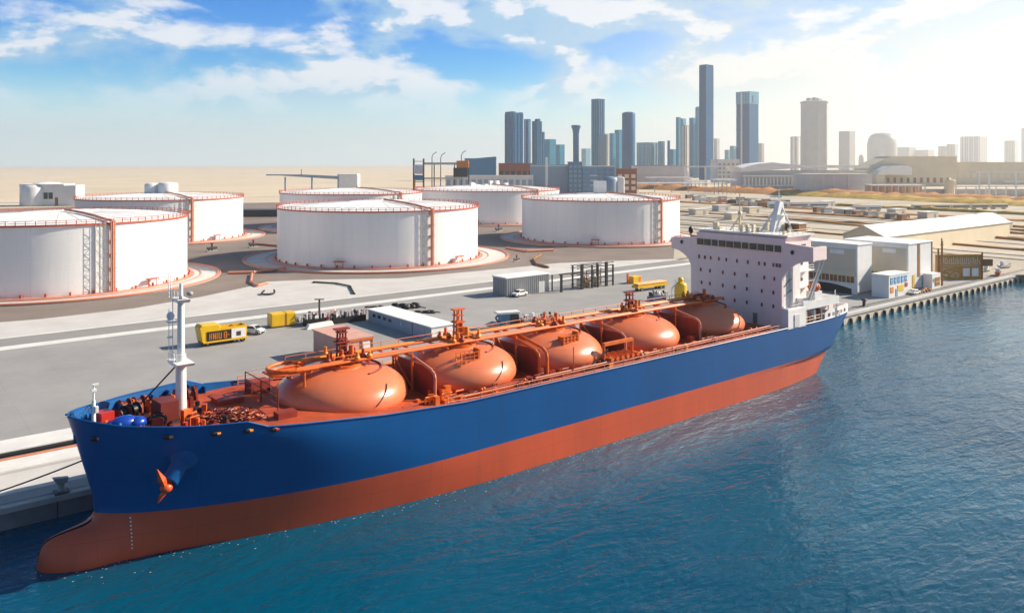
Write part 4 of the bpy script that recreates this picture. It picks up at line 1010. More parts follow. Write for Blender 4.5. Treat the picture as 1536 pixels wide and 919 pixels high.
# hull fittings: fairleads, draught marks, seam, anchor
for x,z in ((17.9,12.6),(23.5,12.75),(27.6,12.7),(30.6,12.6),(33.2,12.3)):
    y=side(x,z); f=MB().blob(x,y,z,.5,.22,.28,0,10,.0).build('fairlead','black',ship); MB().cyl((x+.1,y-.2,z),(x+.45,y-.2,z),.14,n=8).build('roller','amber' if x<31 else 'red',f)
q=MB(); xa=21.1
for z in [1+.35*i for i in range(9)]: q.box(xa+(0.0),side(xa,z)-.03,z,.12,.06,.14)
q.build('draught_mark','white',ship)
ax,az=24.9,9.6; ay=side(ax,az)
e=MB(); e.lathe(0,0,[(1.9,0),(1.5,.25),(1.2,.6),(1.05,.7)],24); 
def orient(o,p,d): o.location=p; o.rotation_euler=Vector(d).to_track_quat('Z','Y').to_euler(); return o
nrm=Vector((-.62,-.72,-.28)).normalized()
o=MB().lathe(0,0,[(1.75,-1.2),(1.3,.0),(.86,.25),(.82,2.0),(.7,2.15),(.5,2.1),(.45,1.5),(0,1.5)],28).build('hawse_pipe','blue',ship); orient(o,(ax,ay,az),(-.62,-.45,-.62))
tip=Vector((ax,ay,az))+Vector((-.62,-.45,-.62)).normalized()*2.1
def fluke(q,a,b,w,th,side):
    a,b=Vector(a),Vector(b); u=(b-a).normalized(); v=side.cross(u).normalized(); m_=a+(b-a)*.45
    P_=[a-v*th*.6,a+v*th*.6,m_+v*th,m_-v*th,b]
    vs=[p+side*w*k*f for k in (-1,1) for p,f in zip(P_,(.5,.5,1,1,.15))]
    q.add(vs,[(0,1,2,4,3),(5,8,9,7,6),(0,5,6,1),(1,6,7,2),(2,7,9,4),(4,9,8,3),(3,8,5,0)])
q=MB(); ax_d=Vector((-.62,-.45,-.62)).normalized(); sd_=Vector((.6,-.8,0)).normalized()
q.cyl(tip-ax_d*1.0,tip+ax_d*.5,.3,.34,10); q.blob(*(tip+ax_d*.55),.62,.55,.5,0,12,0)
fluke(q,tip+ax_d*.6,tip+ax_d*.6+Vector((-1.0,-.45,2.3)),.30,.26,sd_)
fluke(q,tip+ax_d*.6,tip+ax_d*.6+Vector((-.7,.3,-1.4)),.24,.2,sd_)
q.build('anchor','anchorred',ship)
# ---------------- forecastle gear
ZF=11.75
fm=MB()
fm.box(27.2,.9,ZF,1.7,1.7,.5); fm.build('mast_foot','orange',ship)
mast=MB(); mast.cyl((27.2,.9,ZF+.4),(27.2,.9,ZF+7.2),.62,.55,8); mast.cyl((27.2,.9,ZF+7.2),(27.2,.9,ZF+13.2),.42,.36,8); mast.cyl((27.2,.9,ZF+13.2),(27.2,.9,ZF+15),.24,.2,8)
mo=mast.build('foremast','white',ship)
for z,w in ((ZF+6.1,1.9),(ZF+13.0,1.3)):
    MB().extr([(.9-w*.8,z),(.9+w*.8,z),(.9+w,z+.35),(.9-w,z+.35)],'x',27.2-w*.5,27.2+w*.5).build('mast_platform','white',mo)
p=MB(); p.rail([(26.3,2.4,ZF+6.6),(26.3,-.6,ZF+6.6)],1.0,2,.04,1); p.rail([(26.5,2.2,ZF+13.4),(26.5,-.3,ZF+13.4)],.9,2,.04,1)
p.tube([(26.5,1.5,ZF+6.6),(26.5,1.5,ZF+13.2)],.05,5); p.tube([(26.1,1.5,ZF+6.6),(26.1,1.5,ZF+12.2)],.04,5)
p.box(26.2,1.5,ZF+9,.5,.3,.2); p.tube([(26.2,1.9,ZF+13.4),(26.2,1.9,ZF+16.2)],.06,5); p.tube([(26.2,1.2,ZF+13.4),(26.2,1.2,ZF+16.0)],.05,5)
for i in range(5): p.tube([(26.2,1.2,ZF+13.8+i*.5),(26.2,1.9,ZF+13.8+i*.5)],.04,4)
p.build('mast_ladder','white',mo)
p=MB(); p.blob(26.3,1.6,ZF+11.4,.45,.45,.5,0,10,0); p.box(26.4,1.6,ZF+10.7,.9,.9,.15); p.build('mast_lamp','white',mo); MB().blob(27.9,.1,ZF+13.9,.4,.4,.3,0,8,0).build('mast_lamp','steel',mo)
MB().tube([(26.9,1.3,ZF+6.0),(23.5,4.2,ZF+1.2)],.09,6).build('stay','black',mo)
bm_=MB(); bm_.cyl((18.4,.5,12.2),(18.4,.5,15.6),.24,.17,8); bm_.cyl((18.4,.5,15.6),(18.4,.5,17.3),.1,.08,6); bm_.box(18.4,.5,16.5,.5,.5,.2); bm_.box(18.5,.2,17.2,.6,.3,.15); bm_.box(18.6,.1,14.4,.3,.5,.6); bm_.tube([(18.4,.5,15.2),(16.8,1.2,13.9)],.05,5)
bm_.build('jackstaff','white',ship)
def winch(x,y,rz,m='deckred',dm='black',l=3.2):
    c,s=math.cos(rz),math.sin(rz)
    def R(u,v): return (x+c*u-s*v,y+s*u+c*v)
    b=MB(); b.box(x,y,zdeck(x),l,1.7,.35,rz)
    for u in (-l*.45,-.1,l*.45): b.box(*R(u,0),zdeck(x)+.3,.22,1.3,1.5,rz,taper=.8)
    b.box(*R(l*.3,.75),zdeck(x)+.3,.9,.7,.9,rz)
    o=b.build('winch',m,ship); d=MB()
    for u in (-l*.28,l*.2): d.cyl((*R(u-l*.14,0),zdeck(x)+1.2),(*R(u+l*.14,0),zdeck(x)+1.2),.5,n=12)
    for u in (-l*.44,-l*.13,l*.05,l*.36): d.cyl((*R(u-.05,0),zdeck(x)+1.2),(*R(u+.05,0),zdeck(x)+1.2),.78,n=14)
    d.build('drum',dm,o); return o
winch(22.4,3.4,.5); winch(24.2,-1.8,1.2); winch(23.5,6.0,.2,'orange','darkred'); winch(26.0,4.4,.3,'orange','darkred'); winch(29.3,6.4,.1,'deckred','darkred',2.6)
bl=MB(); bl.blob(20.9,-1.2,13.1,1.5,1.0,.85,0,12,.05); bl.blob(22.1,-1.5,13.0,1.0,.9,.7,0,12,.05); bl.blob(20.0,-.4,12.9,.7,.7,.6,0,10,.05); bl.box(21.1,-1.2,12.25,3.2,1.8,.3)
o=bl.build('windlass_motor','bluemach',ship); g=MB(); [g.blob(20.4+.8*i,-1.9,13.25-.1*i,.28,.2,.26,0,8,0) for i in range(3)]; g.build('motor_cap','bluep',o)
q=MB(); rnd=random.Random(2); 
for i in range(95):
    x=rnd.uniform(18.5,29.5); y=rnd.uniform(-.6,.75)*half(x,ZF)*.9
    if abs(x-27.2)<1.2 and abs(y-.9)<1.5: continue
    z=zdeck(x); k=rnd.random(); s_=rnd.uniform(.2,.6)
    q=MB()
    if k<.45: q.box(x,y,z,s_*1.7,s_*1.2,rnd.uniform(.4,1.6),rnd.uniform(0,3))
    elif k<.7: q.cyl((x,y,z),(x,y,z+rnd.uniform(.4,1.5)),s_*.5,n=9)
    else: q.tube([(x,y,z),(x,y,z+.9),(x+rnd.uniform(-1.2,1.2),y+rnd.uniform(-1,1),z+.9)],.1,6)
    q.build('deck_fitting',rnd.choice(('orange','orange','deck','red')),ship)
q=MB()
for i in range(70):
    x=rnd.uniform(18.5,30.5); y=rnd.uniform(-.75,.7)*half(x,ZF)*.9; z=zdeck(x); s_=rnd.uniform(.15,.5)
    q=MB()
    if rnd.random()<.5: q.box(x,y,z,s_*1.4,s_,rnd.uniform(.3,1.3),rnd.uniform(0,3))
    else: q.cyl((x-.4,y,z+.5),(x+.4,y,z+.5),s_*.9,n=10)
    q.build('deck_gear',rnd.choice(('darkred','darkred','black','deckred')),ship)
MB().box(19.6,1.6,12.25,1.4,1.6,1.7,.3).build('locker','red',ship)
hw=MB(); hw.box(25.2,-.3,12.2,1.9,2.6,2.4,.1); hw.build('deckhouse','darkred',ship)
for (x,y) in ((17.9,-1.5),(19.3,-3.0),(19.6,4.0),(22,6.2),(25,8),(29,-7.8),(31,-8.3)):
    b=MB(); 
    for u in (-.35,.35): b.cyl((x+u,y,zdeck(x)),(x+u,y,zdeck(x)+.8),.2,n=9); b.cyl((x+u,y,zdeck(x)+.8),(x+u,y,zdeck(x)+.9),.27,n=9)
    b.build('bitts','salmon',ship)
MB().blob(17.6,-.8,12.5,.65,.65,.35,0,12,0).build('mooring_buoy','salmon',ship)
# coiled hawsers
q=MB()
for i in range(46):
    x=rnd.uniform(28.6,34.2); y=rnd.uniform(-3.8,-.2)+ (x-31)*-.25; z=zdeck(x)+rnd.uniform(.1,.8)*(1-abs(x-31)/5); r=rnd.uniform(.35,.8); tx=rnd.uniform(-.5,.5); ty=rnd.uniform(-.5,.5); a0=rnd.uniform(0,6)
    q.tube([(x+r*math.cos(a0+a*.7),y+r*math.sin(a0+a*.7),z+r*(tx*math.cos(a0+a*.7)+ty*math.sin(a0+a*.7))*.6+.1) for a in range(9)],.085,5)
q.build('hawser_heap','darkred',ship)['kind']='stuff'
q=MB()
for i in range(20):
    x=rnd.uniform(28.6,34.2); y=rnd.uniform(-3.8,-.2)+ (x-31)*-.25; z=zdeck(x)+rnd.uniform(.3,.9)*(1-abs(x-31)/5); r=rnd.uniform(.3,.6); a0=rnd.uniform(0,6)
    q.tube([(x+r*math.cos(a0+a*.7),y+r*math.sin(a0+a*.7),z+.1) for a in range(7)],.07,5)
q.build('hawser_heap','orange',ship)['kind']='stuff'
# hatch covers and boxes on the foredeck
for x,y,sx,sy,h in ((33.5,4.2,3,2.6,.7),(36.5,-5.6,2.2,1.4,.8),(38,6.2,2.4,1.8,1.5)):
    MB().box(x,y,zdeck(x)-.1,sx,sy,h).build('hatch','deckred',ship)
# ---------------- domes
DX=[46.2,63.9,80.6,98.6,116.6]; DA,DC=8.15,4.95
def dome_z(x): return zdeck(x)+.2
for i,x in enumerate(DX):
    z0=10.2
    ZC=1.35
    def dome_r(a): return DA*max(0,math.cos(a))**.92
    prof=[(dome_r(a),ZC+(DC-ZC if a>0 else 2.9)*math.sin(a)) for a in [PI/2*k/18 for k in range(-12,18)]]+[(0.02,DC)]
    d=MB().lathe(0,0,prof,72).build('cargo_dome','dome',ship); d.location=(x,0,z0)
    MB().lathe(0,0,[(DA-.4,-.6),(DA-.4,-.05),(DA-1.2,.0)],64,0,False).build('dome_coaming','deckred',d)
    MB().lathe(0,0,[(2.6,DC-.35),(2.6,DC+.15),(0,DC+.25)],32,0,False).build('dome_cap','orange',d)
    # tower on the dome
    q=MB(); hh=(4.2,4.6,1.2,3.4,1.2)[i]
    for sx in (-.45,.45):
        for sy in (-.45,.45): q.cyl((sx,sy,DC),(sx*.8,sy*.8,DC+hh),.13,n=6)
    for z in [k*.8+.6 for k in range(int(hh/.8))]: q.box(0,0,DC+z,1.15,1.15,.12)
    q.box(0,0,DC+hh*.62,1.7,1.2,.16); q.box(0,0,DC+hh,1.9,.9,.18); q.box(.1,0,DC+hh*.2,.6,.6,hh*.4)
    q.build('dome_tower',('deckred','orange','orange','deckred','deckred')[i],d)
    q=MB(); q.box(0,0,DC+.1,3.2,2.6,.3); q.cyl((1.1,-.5,DC),(1.1,-.5,DC+2.2),.32,n=10); q.cyl((-1.3,.5,DC),(-1.3,.5,DC+1.5),.25,n=10); q.blob(1.7,-.8,DC+.9,.4,.4,.4,0,8,0); q.rail([(-1.8,-1.5,DC+.3),(1.8,-1.5,DC+.3),(1.8,1.5,DC+.3)],.9,2,.05,.9)
    q.build('dome_valve','amber' if i%2 else 'orange',d)
    # stair or cable down the lit side
    a=math.radians(-88); pts=[]
    for k in range(0,6):
        t_=PI/2*k/18*1.3; pts.append(((dome_r(t_)+.08)*math.cos(a+.07*k),(dome_r(t_)+.08)*math.sin(a+.07*k),ZC+(DC-ZC)*math.sin(t_)+.05))
    if i in (0,1,4): MB().tube(pts,.06,5).build('dome_cable','black',d)
    # pipe band round the far half of the crown
    MB().tube([(4.9*math.cos(t_),4.9*math.sin(t_),ZC+(DC-ZC)*.81+.12) for t_ in [math.radians(-75+k*8) for k in range(16)]]+[(7.6,4.4,2.0)],.13,6).build('dome_pipe','deckred',d)
    if i in (1,2):
        q=MB(); bx_,by_,bz=(-2.2,-5.2,3.4) if i==1 else (-1.0,-5.4,3.3)
        for u in range(5): q.cyl((bx_-1.4+u*.7,by_-.6,bz),(bx_-1.4+u*.7,by_-.6,bz+1.5),.06,n=5); q.cyl((bx_-1.4+u*.7,by_+.5,bz),(bx_-1.4+u*.7,by_+.5,bz+1.5),.06,n=5)
        for z in (.1,.55,1.0,1.5): q.box(bx_,by_-.6,bz+z,3.0,.08,.09); q.box(bx_,by_+.5,bz+z,3.0,.08,.09)
        q.box(bx_,by_,bz,3.1,1.3,.12); q.box(bx_+1.6,by_,bz-.6,.3,1.2,2.5)
        if i==2: q.box(bx_,by_,bz+.1,2.6,1.1,1.3)
        q.build('dome_cage','orange',d)
# ---------------- pipe rack over the domes
ZR=15.75
for y,r,x0 in ((-2.2,.17,41),(-1.7,.24,39.5),(-1.2,.14,42),(1.35,.16,41),(1.85,.25,40.5),(2.4,.16,41)):
    MB().cyl((x0,y,ZR),(121,y,ZR-.15),r,n=10).build('cargo_pipe','amber' if abs(y) in (1.65,1.85) else 'orange',ship)
MB().cyl((44,.25,ZR-.3),(120,.25,ZR-.4),.16,n=8).build('vapour_pipe','salmon',ship)
MB().box(80,-.35,ZR-.28,78,.6,.06).build('pipe_deck','deckred',ship)
for x in edge_xs(41,119,20): MB().box(x,0,ZR-.5,.16,5.2,.2).build('rack_beam','orange',ship)
q=MB(); q.rail([(40,2.7,ZR-.5),(120,2.7,ZR-.6)],1.1,2,.05,2.6); q.build('rack_railing','orange',ship)
q=MB(); 
lp=[(42,-2.4,ZR)]+[(40-3.2*math.cos(a),-2.4*math.sin(a)*-1 if False else 2.4*math.sin(a),ZR) for a in [math.radians(-90+k*15) for k in range(13)]]+[(42,2.4,ZR)]
q.tube(lp,.24,8); q.tube([(x,y*.6,z-.3) for x,y,z in lp],.14,8); q.box(39.2,0,ZR-.6,5,3.4,.14); q.build('rack_loop','orange',ship)
for x in (40.2,55,72.3,89.6,107.5):
    q=MB()
    for y in (-2.4,2.4): q.cyl((x,y,zdeck(x)),(x,y,ZR-.3),.15,n=8)
    q.cyl((x,-2.6,ZR-.6),(x,2.6,ZR-.6),.14,n=8); q.cyl((x,-2.6,zdeck(x)+.3),(x,2.6,ZR-1),.12,n=6); q.build('rack_support','orange',ship)
# valve stations over each dome
for i,x in enumerate(DX):
    for k in range(9):
        u=random.uniform(-2.8,2.8); v=random.uniform(-2.4,2.4); q=MB().cyl((x+u,v,ZR),(x+u,v,ZR+random.uniform(.6,1.3)),.2,n=8); q.blob(x+u,v,ZR+.3,.42,.42,.35,0,8,0)
        q.build('valve',random.choice(('orange','deckred','amber')),ship)
# bent pipe frames and screens between the domes
for i,(xa,xb) in enumerate(zip(DX,DX[1:])):
    x=(xa+xb)/2+.4
    MB().box(x+.25,-1.9,zdeck(x),.25,9.6,3.7).build('screen_wall',('deckred','deckred','darkred','deckred')[i],ship)
    q=MB(); 
    q.tube([(x-.1,2,ZR-.6),(x-.1,-2.6,ZR-.9),(x-.1,-6.3,14.1),(x-.1,-7.0,13.7),(x-.1,-7.2,13.2),(x-.1,-7.2,zdeck(x))],.19,8)
    if i in (1,): q.tube([(x+.9,2,ZR-.4),(x+.9,-2.6,ZR-.7),(x+.9,-6.7,14.3),(x+.9,-7.5,13.8),(x+.9,-7.7,13.2),(x+.9,-7.7,zdeck(x))],.22,8)
    q.build('bent_pipe','salmon' if i!=1 else 'orange',ship)
    q=MB()
    for k in range(16): 
        u=x+random.uniform(-2.5,2.5); v=random.uniform(-9.4,-5.5); MB().box(u,v,zdeck(x),random.uniform(.3,1.1),random.uniform(.3,.8),random.uniform(.3,1.2)).build('deck_machinery','deckred' if i%2 else 'orange',ship)
    for k in range(5):
        u=x+random.uniform(-3,3); MB().tube([(u,-8.6,zdeck(x)),(u,-8.6,zdeck(x)+1),(u+1.2,-8.6,zdeck(x)+1)],.12,6).build('vent_pipe','deckred' if i%2 else 'orange',ship)
# manifold amidships
q=MB()
for k in range(6): q.cyl((84.5+k*1.1,-6.5,11.5),(84.5+k*1.1,-9.5,11.5),.2,n=9); q.cyl((84.5+k*1.1,-9.5,11.5),(84.5+k*1.1,-9.7,11.5),.32,n=10)
q.build('cargo_manifold','orange',ship); MB().box(87.3,-8.4,10.3,7,2.2,.6).build('manifold_tray','deckred',ship)
q=MB(); q.tube([(84,-8.4,10.3),(84,-8.4,13.6),(90,-8.4,13.6),(90,-8.4,10.3)],.2,8); q.box(87,-8.4,13.3,6.2,.5,.45); q.build('manifold_frame','orange',ship)
q=MB(); 
for k in range(18): MB().blob(random.uniform(82,93),random.uniform(-9.8,-8),10.4+random.uniform(0,.9),random.uniform(.25,.6),.35,.35,0,8,.2).build('valve_bonnet',random.choice(('black','sign','orange','dark')),ship)
q.tube([(79.5,-9.2,10.5),(82,-9.2,12),(84,-9.2,13)],.14,6)
q.build('hose_bundle','black',ship)
MB().cyl((76.9,-9.5,10.2),(76.9,-9.5,14.4),.08,n=6).build('lamp_pole','orange',ship)
# side railings and walkways
q=MB(); q.rail([(x,-(half(x,sheer(x))-.25),zdeck(x)) for x in [55,60,80,100,126]],1.0,2,.05,2.0); q.build('side_railing','salmon',ship)
q=MB(); q.rail([(x,(half(x,sheer(x))-.25),zdeck(x)) for x in [37,46,60,80,100,126]],1.15,3,.045,2.0); q.build('side_railing','orange',ship)
q=MB(); q.rail([(36.5,-3.5,zdeck(36.5)),(36.5,6.5,zdeck(36.5)),(40,7.5,zdeck(40))],2.6,3,.07,3.4); q.build('foredeck_railing','darkred',ship)
q=MB(); q.box(84,-9.5,9.98,86,1.2,.3); q.build('side_walkway','deckred',ship)
q=MB(); q.cyl((58,-9.0,10.75),(126,-9.0,10.75),.16,n=7); q.cyl((44,8.6,11.6),(126,8.6,10.9),.25,n=7); q.cyl((42,7.9,11.9),(126,7.9,11.0),.2,n=7); q.build('deck_pipe','orange',ship)
for k,(y,z,r,xa,xb) in enumerate(((-8.3,.55,.14,50,125),(-7.9,.45,.1,55,122),(-9.35,.95,.12,70,126),(8.0,.8,.2,44,124))):
    MB().cyl((xa,y,10.25+z),(xb,y,10.25+z),r,n=7).build('deck_pipe',('deckred','orange','salmon','orange')[k],ship)
for k in range(44):
    x=random.uniform(56,126); y=random.choice((-8.9,-8.4,-9.5))+random.uniform(-.2,.2); q=MB()
    if k%3==0: q.tube([(x,y,10.2),(x,y,11.3),(x+.7,y,11.3),(x+.7,y,10.2)],.07,5)
    elif k%3==1: q.box(x,y,10.25,random.uniform(.3,.9),.4,random.uniform(.4,1.0))
    else: q.cyl((x,y,10.2),(x,y,11.1),.13,n=7); q.blob(x,y,11.15,.25,.25,.2,0,8,0)
    q.build('deck_valve',random.choice(('orange','deckred','darkred','amber')),ship)
# white flecks painted for the sparkles along the waterline
q=MB(); fr=random.Random(9)
for k in range(260):
    x=fr.uniform(13.2,141); o=abs(fr.gauss(0,.8)) if k%4 else fr.uniform(0,4); y=90.8-half(x,0)-.1-o; r=fr.uniform(.02,.06); a=fr.uniform(0,6)
    q.add([(x+r*fr.uniform(.6,2.6)*math.cos(a+t_),y+r*fr.uniform(.5,1.1)*math.sin(a+t_),.03) for t_ in (0,1.1,2.2,3.3,4.4,5.4)],[(0,1,2,3,4,5)])
q.build('sparkle_flecks','white')['kind']='stuff'
# ---------------- superstructure
su=thing('superstructure','x','x',(128,0,10.3)); del su['category']; del su['label']; su.parent=ship
# front wall with bridge wings cut as arcs
def arc(y0,z0,y1,z1,n=10,bul=.35):
    return [(y0+(y1-y0)*(1-math.cos(PI/2*i/n)),z0+(z1-z0)*math.sin(PI/2*i/n)) for i in range(n+1)]
ls,rs=-9.7,10.6                                   # near and far side
wing_n=[(ls,0)]+[(ls-6.1*(i/10)**1.6*1.0,8.6+4.0*math.sin(PI/2*i/10)) for i in range(11)]
poly=[(rs,0),(ls,0)]+wing_n[1:]+[(-15.8,15.1),(-12.0,15.35),(-10.4,15.5),(-10.4,16.2),(9.2,16.2),(9.2,15.2),(15.6,14.7)]+[(15.6-5.0*math.sin(PI/2*i/10)**1.0,12.4-3.6*(1-math.cos(PI/2*i/10))) for i in range(11)]
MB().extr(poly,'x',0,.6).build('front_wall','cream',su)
MB().box(3.6,.55,0,6.0,19.8,12.6).build('house','housewhite',su)
MB().box(9.8,1.6,0,6.4,17.6,12.3).build('house','housewhite',su)
for z in (6.4,9.4):
    MB().box(9.6,-7.9,z,6.0,1.6,.14).build('side_gallery','housewhite',su); q=MB().rail([(6.8,-8.6,z+.14),(12.4,-8.6,z+.14)],.95,2,.035,1.2); q.build('gallery_railing','housewhite',su)
    for x in (8.2,10.6): MB().box(x,-7.24,z+1.0,.6,.1,.6).build('cabin_window','dark',su)

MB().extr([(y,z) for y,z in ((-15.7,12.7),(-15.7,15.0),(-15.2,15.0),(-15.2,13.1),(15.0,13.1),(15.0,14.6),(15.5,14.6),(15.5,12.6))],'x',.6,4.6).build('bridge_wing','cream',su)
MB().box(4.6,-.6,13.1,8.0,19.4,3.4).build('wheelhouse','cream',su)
o=MB().box(4.4,-.6,16.5,9.0,20.6,.28).build('wheelhouse_roof','white',su)
# bridge windows
ws=None
for i in range(11):
    y=8.3-i*1.72
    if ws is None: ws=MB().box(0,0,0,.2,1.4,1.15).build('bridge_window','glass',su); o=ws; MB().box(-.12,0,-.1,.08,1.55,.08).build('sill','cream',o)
    else:
        o=clone(ws,su); [clone(g,o) for g in ws.children]
    o.location=(-.08,y,13.75)
    if i%4==2: o.scale=(1,.85,1)
for k in range(3): o=clone(ws,su); o.location=(2+k*2,-10.3,13.75); o.rotation_euler=(0,0,PI/2)
# cabin windows
wp=MB().box(0,0,0,.14,.3,.72).build('cabin_window','winframe',su); wp.location=(-.06,8.6,11.0); first=True
cw=[]
for y in (8.6,7.2,5.8,3.9,2.2,-.2,-2.6,-5.0,-6.2,-8.0,-8.7,-9.3): cw.append((y,11.0,1.0 if abs(y)>8.5 or y in (7.2,-6.2) else .7))
for z,ys in ((8.5,(8.2,6.0,3.0,.3,-2.4,-6.1,-8.2)),(6.0,(8.0,6.0,3.0,.3,-2.4,-5.6,-8.0)),(3.5,(6.2,2.9,.3,-2.4,-5.6,-8.0))):
    cw+=[(y,z,.75) for y in ys]
wp.location=(-.06,cw[0][0],cw[0][1])
for y,z,s_ in cw[1:]: o=clone(wp,su); o.location=(-.06,y,z); o.scale=(1,s_*1.2,.9)
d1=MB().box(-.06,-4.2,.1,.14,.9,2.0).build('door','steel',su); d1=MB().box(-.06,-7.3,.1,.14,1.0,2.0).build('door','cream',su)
q=MB(); [q.box(-.16,-4.2,.3+.3*i,.06,.7,.08) for i in range(6)]; q.build('ladder','dark',su)
for y in (12.9,-11.8): MB().blob(-.1,y,13.9,.1,.35,.4,0,10,0).build('wing_port','black',su)
# starboard flank: added shade fin, decks, doors, shade recess
MB().box(3.2,-10.2,0,5.8,1.2,3.4).build('side_house','housewhite',su)
w_=MB().box(3.0,-10.86,.2,1.6,.1,2.2).build('side_door','greywall',su)
MB().box(3.6,-9.6,3.5,.7,.6,9.1).build('shade_fin','housewhite',su); q=MB(); q.tube([(.8,-9.5,7.2),(3.2,-9.55,8.7)],.07,5); q.tube([(.8,-9.5,5.6),(4.0,-9.6,7.0)],.07,5); q.build('pipe_run','dark',su)  # fin added so its forward side makes a strip of shade
MB().tube([(2.0,-10.85,1.6),(2.5,-10.85,1.9),(3,-10.85,1.6)],.06,5).build('pipe_bracket','dark',su)
MB().box(3.6,-9.95,3.4,6.0,1.4,.18).build('side_gallery','housewhite',su)
q=MB(); 
for z in (3.56,): q.rail([(1.5,-10.5,z),(5.6,-10.5,z)],1,2,.04,1.4)
q.build('gallery_railing','white',su)
q=MB(); q.cyl((4.3,-15.2,12.8),(7.6,-10.2,4.2),.26,n=8); q.cyl((5.0,-15.0,12.7),(8.8,-10.2,4.2),.15,n=8); q.build('wing_brace','white',su)
# roof gear
rg=MB(); rg.extr([(5.2,16.7),(9.6,16.7),(8.6,22.2),(7.6,22.6),(7.2,22.0)],'y',-4.6,-3.6) ; rg.cyl((8.9,-6.4,16.7),(8.2,-4.2,22),.18,n=6); rg.cyl((5.0,-2,16.7),(7.6,-4,21.6),.2,n=6); rg.cyl((7.9,-4.1,22),(7.9,-4.1,25),.09,n=6); rg.box(7.9,-4.1,19.8,2.4,2.2,.2)
rm=rg.build('radar_mast','white',su); MB().box(7.0,-4.1,23.2,.3,2.6,.25).build('radar_scanner','white',rm)
rg=MB(); rg.cyl((4,2,16.7),(4,2,20.2),.3,.16,8); rg.cyl((4,2,20.2),(4,2,24),.09,n=6); rg.cyl((4,2,19.4),(2.6,3.2,16.7),.16,n=6); rg.blob(4,2,19.9,.45,.45,.6,0,8,0); rg.build('signal_mast','sign',su)
rg=MB(); 
for i in range(26):
    x,y=random.uniform(1.5,8.6),random.uniform(-9.4,9); h_=random.uniform(.5,1.6)
    g_=MB()
    if random.random()<.5: g_.box(x,y,16.75,random.uniform(.3,1.2),random.uniform(.3,1.2),h_)
    else: g_.tube([(x,y,16.75),(x,y,16.75+h_),(x+.8,y+.6,16.75+h_)],.07,5)
    g_.build('roof_fitting','sign',su)
rg.rail([(.5,9.2,16.78),(.5,-10.6,16.78),(8.6,-10.6,16.78)],.9,2,.04,1.6)
rg.build('roof_railing','sign',su)
rg=MB(); rg.box(10.5,-5.8,12.6,2.6,3.4,5.6); rg.build('funnel_casing','rust',su)
MB().box(10.5,-5.8,18.2,2.8,3.6,.2).build('funnel_top','white',su)
q=MB(); q.blob(1.2,11.6,16.3,.5,.5,.8,0,10,0); q.box(2.4,11.2,14.8,.5,2.5,.3); q.tube([(1.2,11.6,14.7),(1.2,11.6,15.9)],.12,6); q.build('searchlight','black',su)
# red lockers before the house at the far side
q=MB(); [q.box(-2.0,8.4-i*.8,0,.9,.55,3.2) for i in range(3)]; q.build('gas_bottle_rack','red',su)
# ---------------- after deck
q=MB()
xs4=edge_xs(141,152,8)
for s in (-1,1):
    vs=[]
    for x in xs4:
        b=half(min(x,151.9),10.4)
        h_=1.7 if x>142 else 1.2
        vs+=[(x,s*b,10.5),(x,s*(b+.02),10.5+h_),(x,s*(b-.18),10.5+h_),(x,s*(b-.18),10.5)]
    q.add(vs,[(i*4+j,i*4+j+1,(i+1)*4+j+1,(i+1)*4+j) for i in range(len(xs4)-1) for j in range(3)]+[(0,1,2,3),(len(vs)-4,len(vs)-3,len(vs)-2,len(vs)-1)],0)
b=half(151.9,10.4); q.box(152.0,0,10.5,.2,2*b,1.7)
q.build('stern_bulwark','white',ship)
for i in range(5):
    x=142.6+i*1.8; MB().box(x,-half(x,10.4)-.0,10.95,.8,.12,.6).build('freeing_port','steel' if i%2 else 'winframe',ship)
MB().box(144.4,-6.6,10.3,5.4,4.4,2.8).build('aft_house','housewhite',ship)
MB().box(139.8,-8.9,13.1,12.4,3.6,.22).build('boat_deck','white',ship)
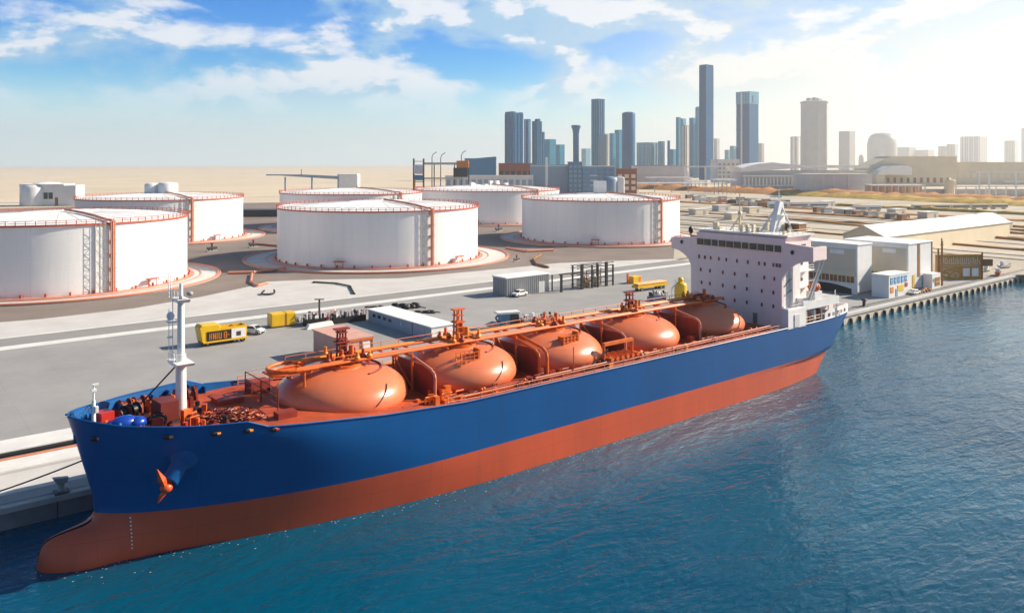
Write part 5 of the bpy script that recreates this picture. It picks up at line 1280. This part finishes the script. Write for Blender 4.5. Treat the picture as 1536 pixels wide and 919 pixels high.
MB().box(139.8,-10.6,13.3,12.4,.18,1.25).build('boat_deck_bulwark','white',ship); MB().box(145.9,-8.9,13.3,.18,3.3,1.25).build('boat_deck_bulwark','white',ship); MB().box(134.2,-9.6,13.3,1.6,2.2,2.0).build('deck_locker','white',ship)
for x in (135,137.5,140,142.5,145.6): MB().cyl((x,-10.4,10.4),(x,-10.4,13.1),.11,n=6).build('boat_deck_post','white',ship)
q=MB(); q.rail([(133.8,-10.5,10.5),(147,-10.2,10.5)],1.15,2,.05,1.1); q.build('boat_deck_railing','sign',ship)
for x,m_ in ((135.6,'steel'),(137.4,'winframe'),(139.0,'white'),(140.8,'deckred'),(142.4,'white'),(144,'red')): MB().box(x,-9.3,10.4,random.uniform(.7,1.2),.8,random.uniform(1.1,2.1)).build('deck_box',m_,ship)
MB().box(139.6,-9.2,13.3,2.4,1.8,2.6).build('boat_cradle','white',ship)
q=MB(); q.blob(139.6,-9.2,16.6,1.35,1.05,1.0,0,16,0); lb=q.build('lifeboat','orange',ship)
q=MB(); [q.tube([(139.6+1.38*math.cos(a)*c_,-9.2+1.08*math.sin(a)*c_,16.6+1.02*math.sqrt(max(0,1-c_*c_))) for c_ in (1,.8,.5,.2,0)],.07,5) for a in [k*PI/4 for k in range(8)]]; q.build('rib','deckred',lb)
MB().tube([(145.4,-10.2,13.3),(145.4,-10.2,15.4),(144.9,-10.5,15.7)],.1,6).build('davit','white',ship)
q=MB(); 
for i in range(22): MB().box(random.uniform(142,150.5),random.uniform(-8,7),10.2,random.uniform(.4,1.3),random.uniform(.4,1.3),random.uniform(.4,1.6)).build('aft_deck_gear','darkred',ship)
# ropes
def rope(p,q_,sag,n=18,label='',m='black',r=.09):
    a,b=Vector(p),Vector(q_); pts=[]
    for i in range(n+1):
        t=i/n; v=a+(b-a)*t; v.z-=sag*4*t*(1-t); pts.append(v)
    return solo(MB().tube(pts,r,6),'mooring_rope',m,(0,0,0),0,label,'rope')
rope((17.6,92.3,9.3),(b2[0],b2[1],3.5),.8,label='black mooring rope running from the bow down to the quay on the left')
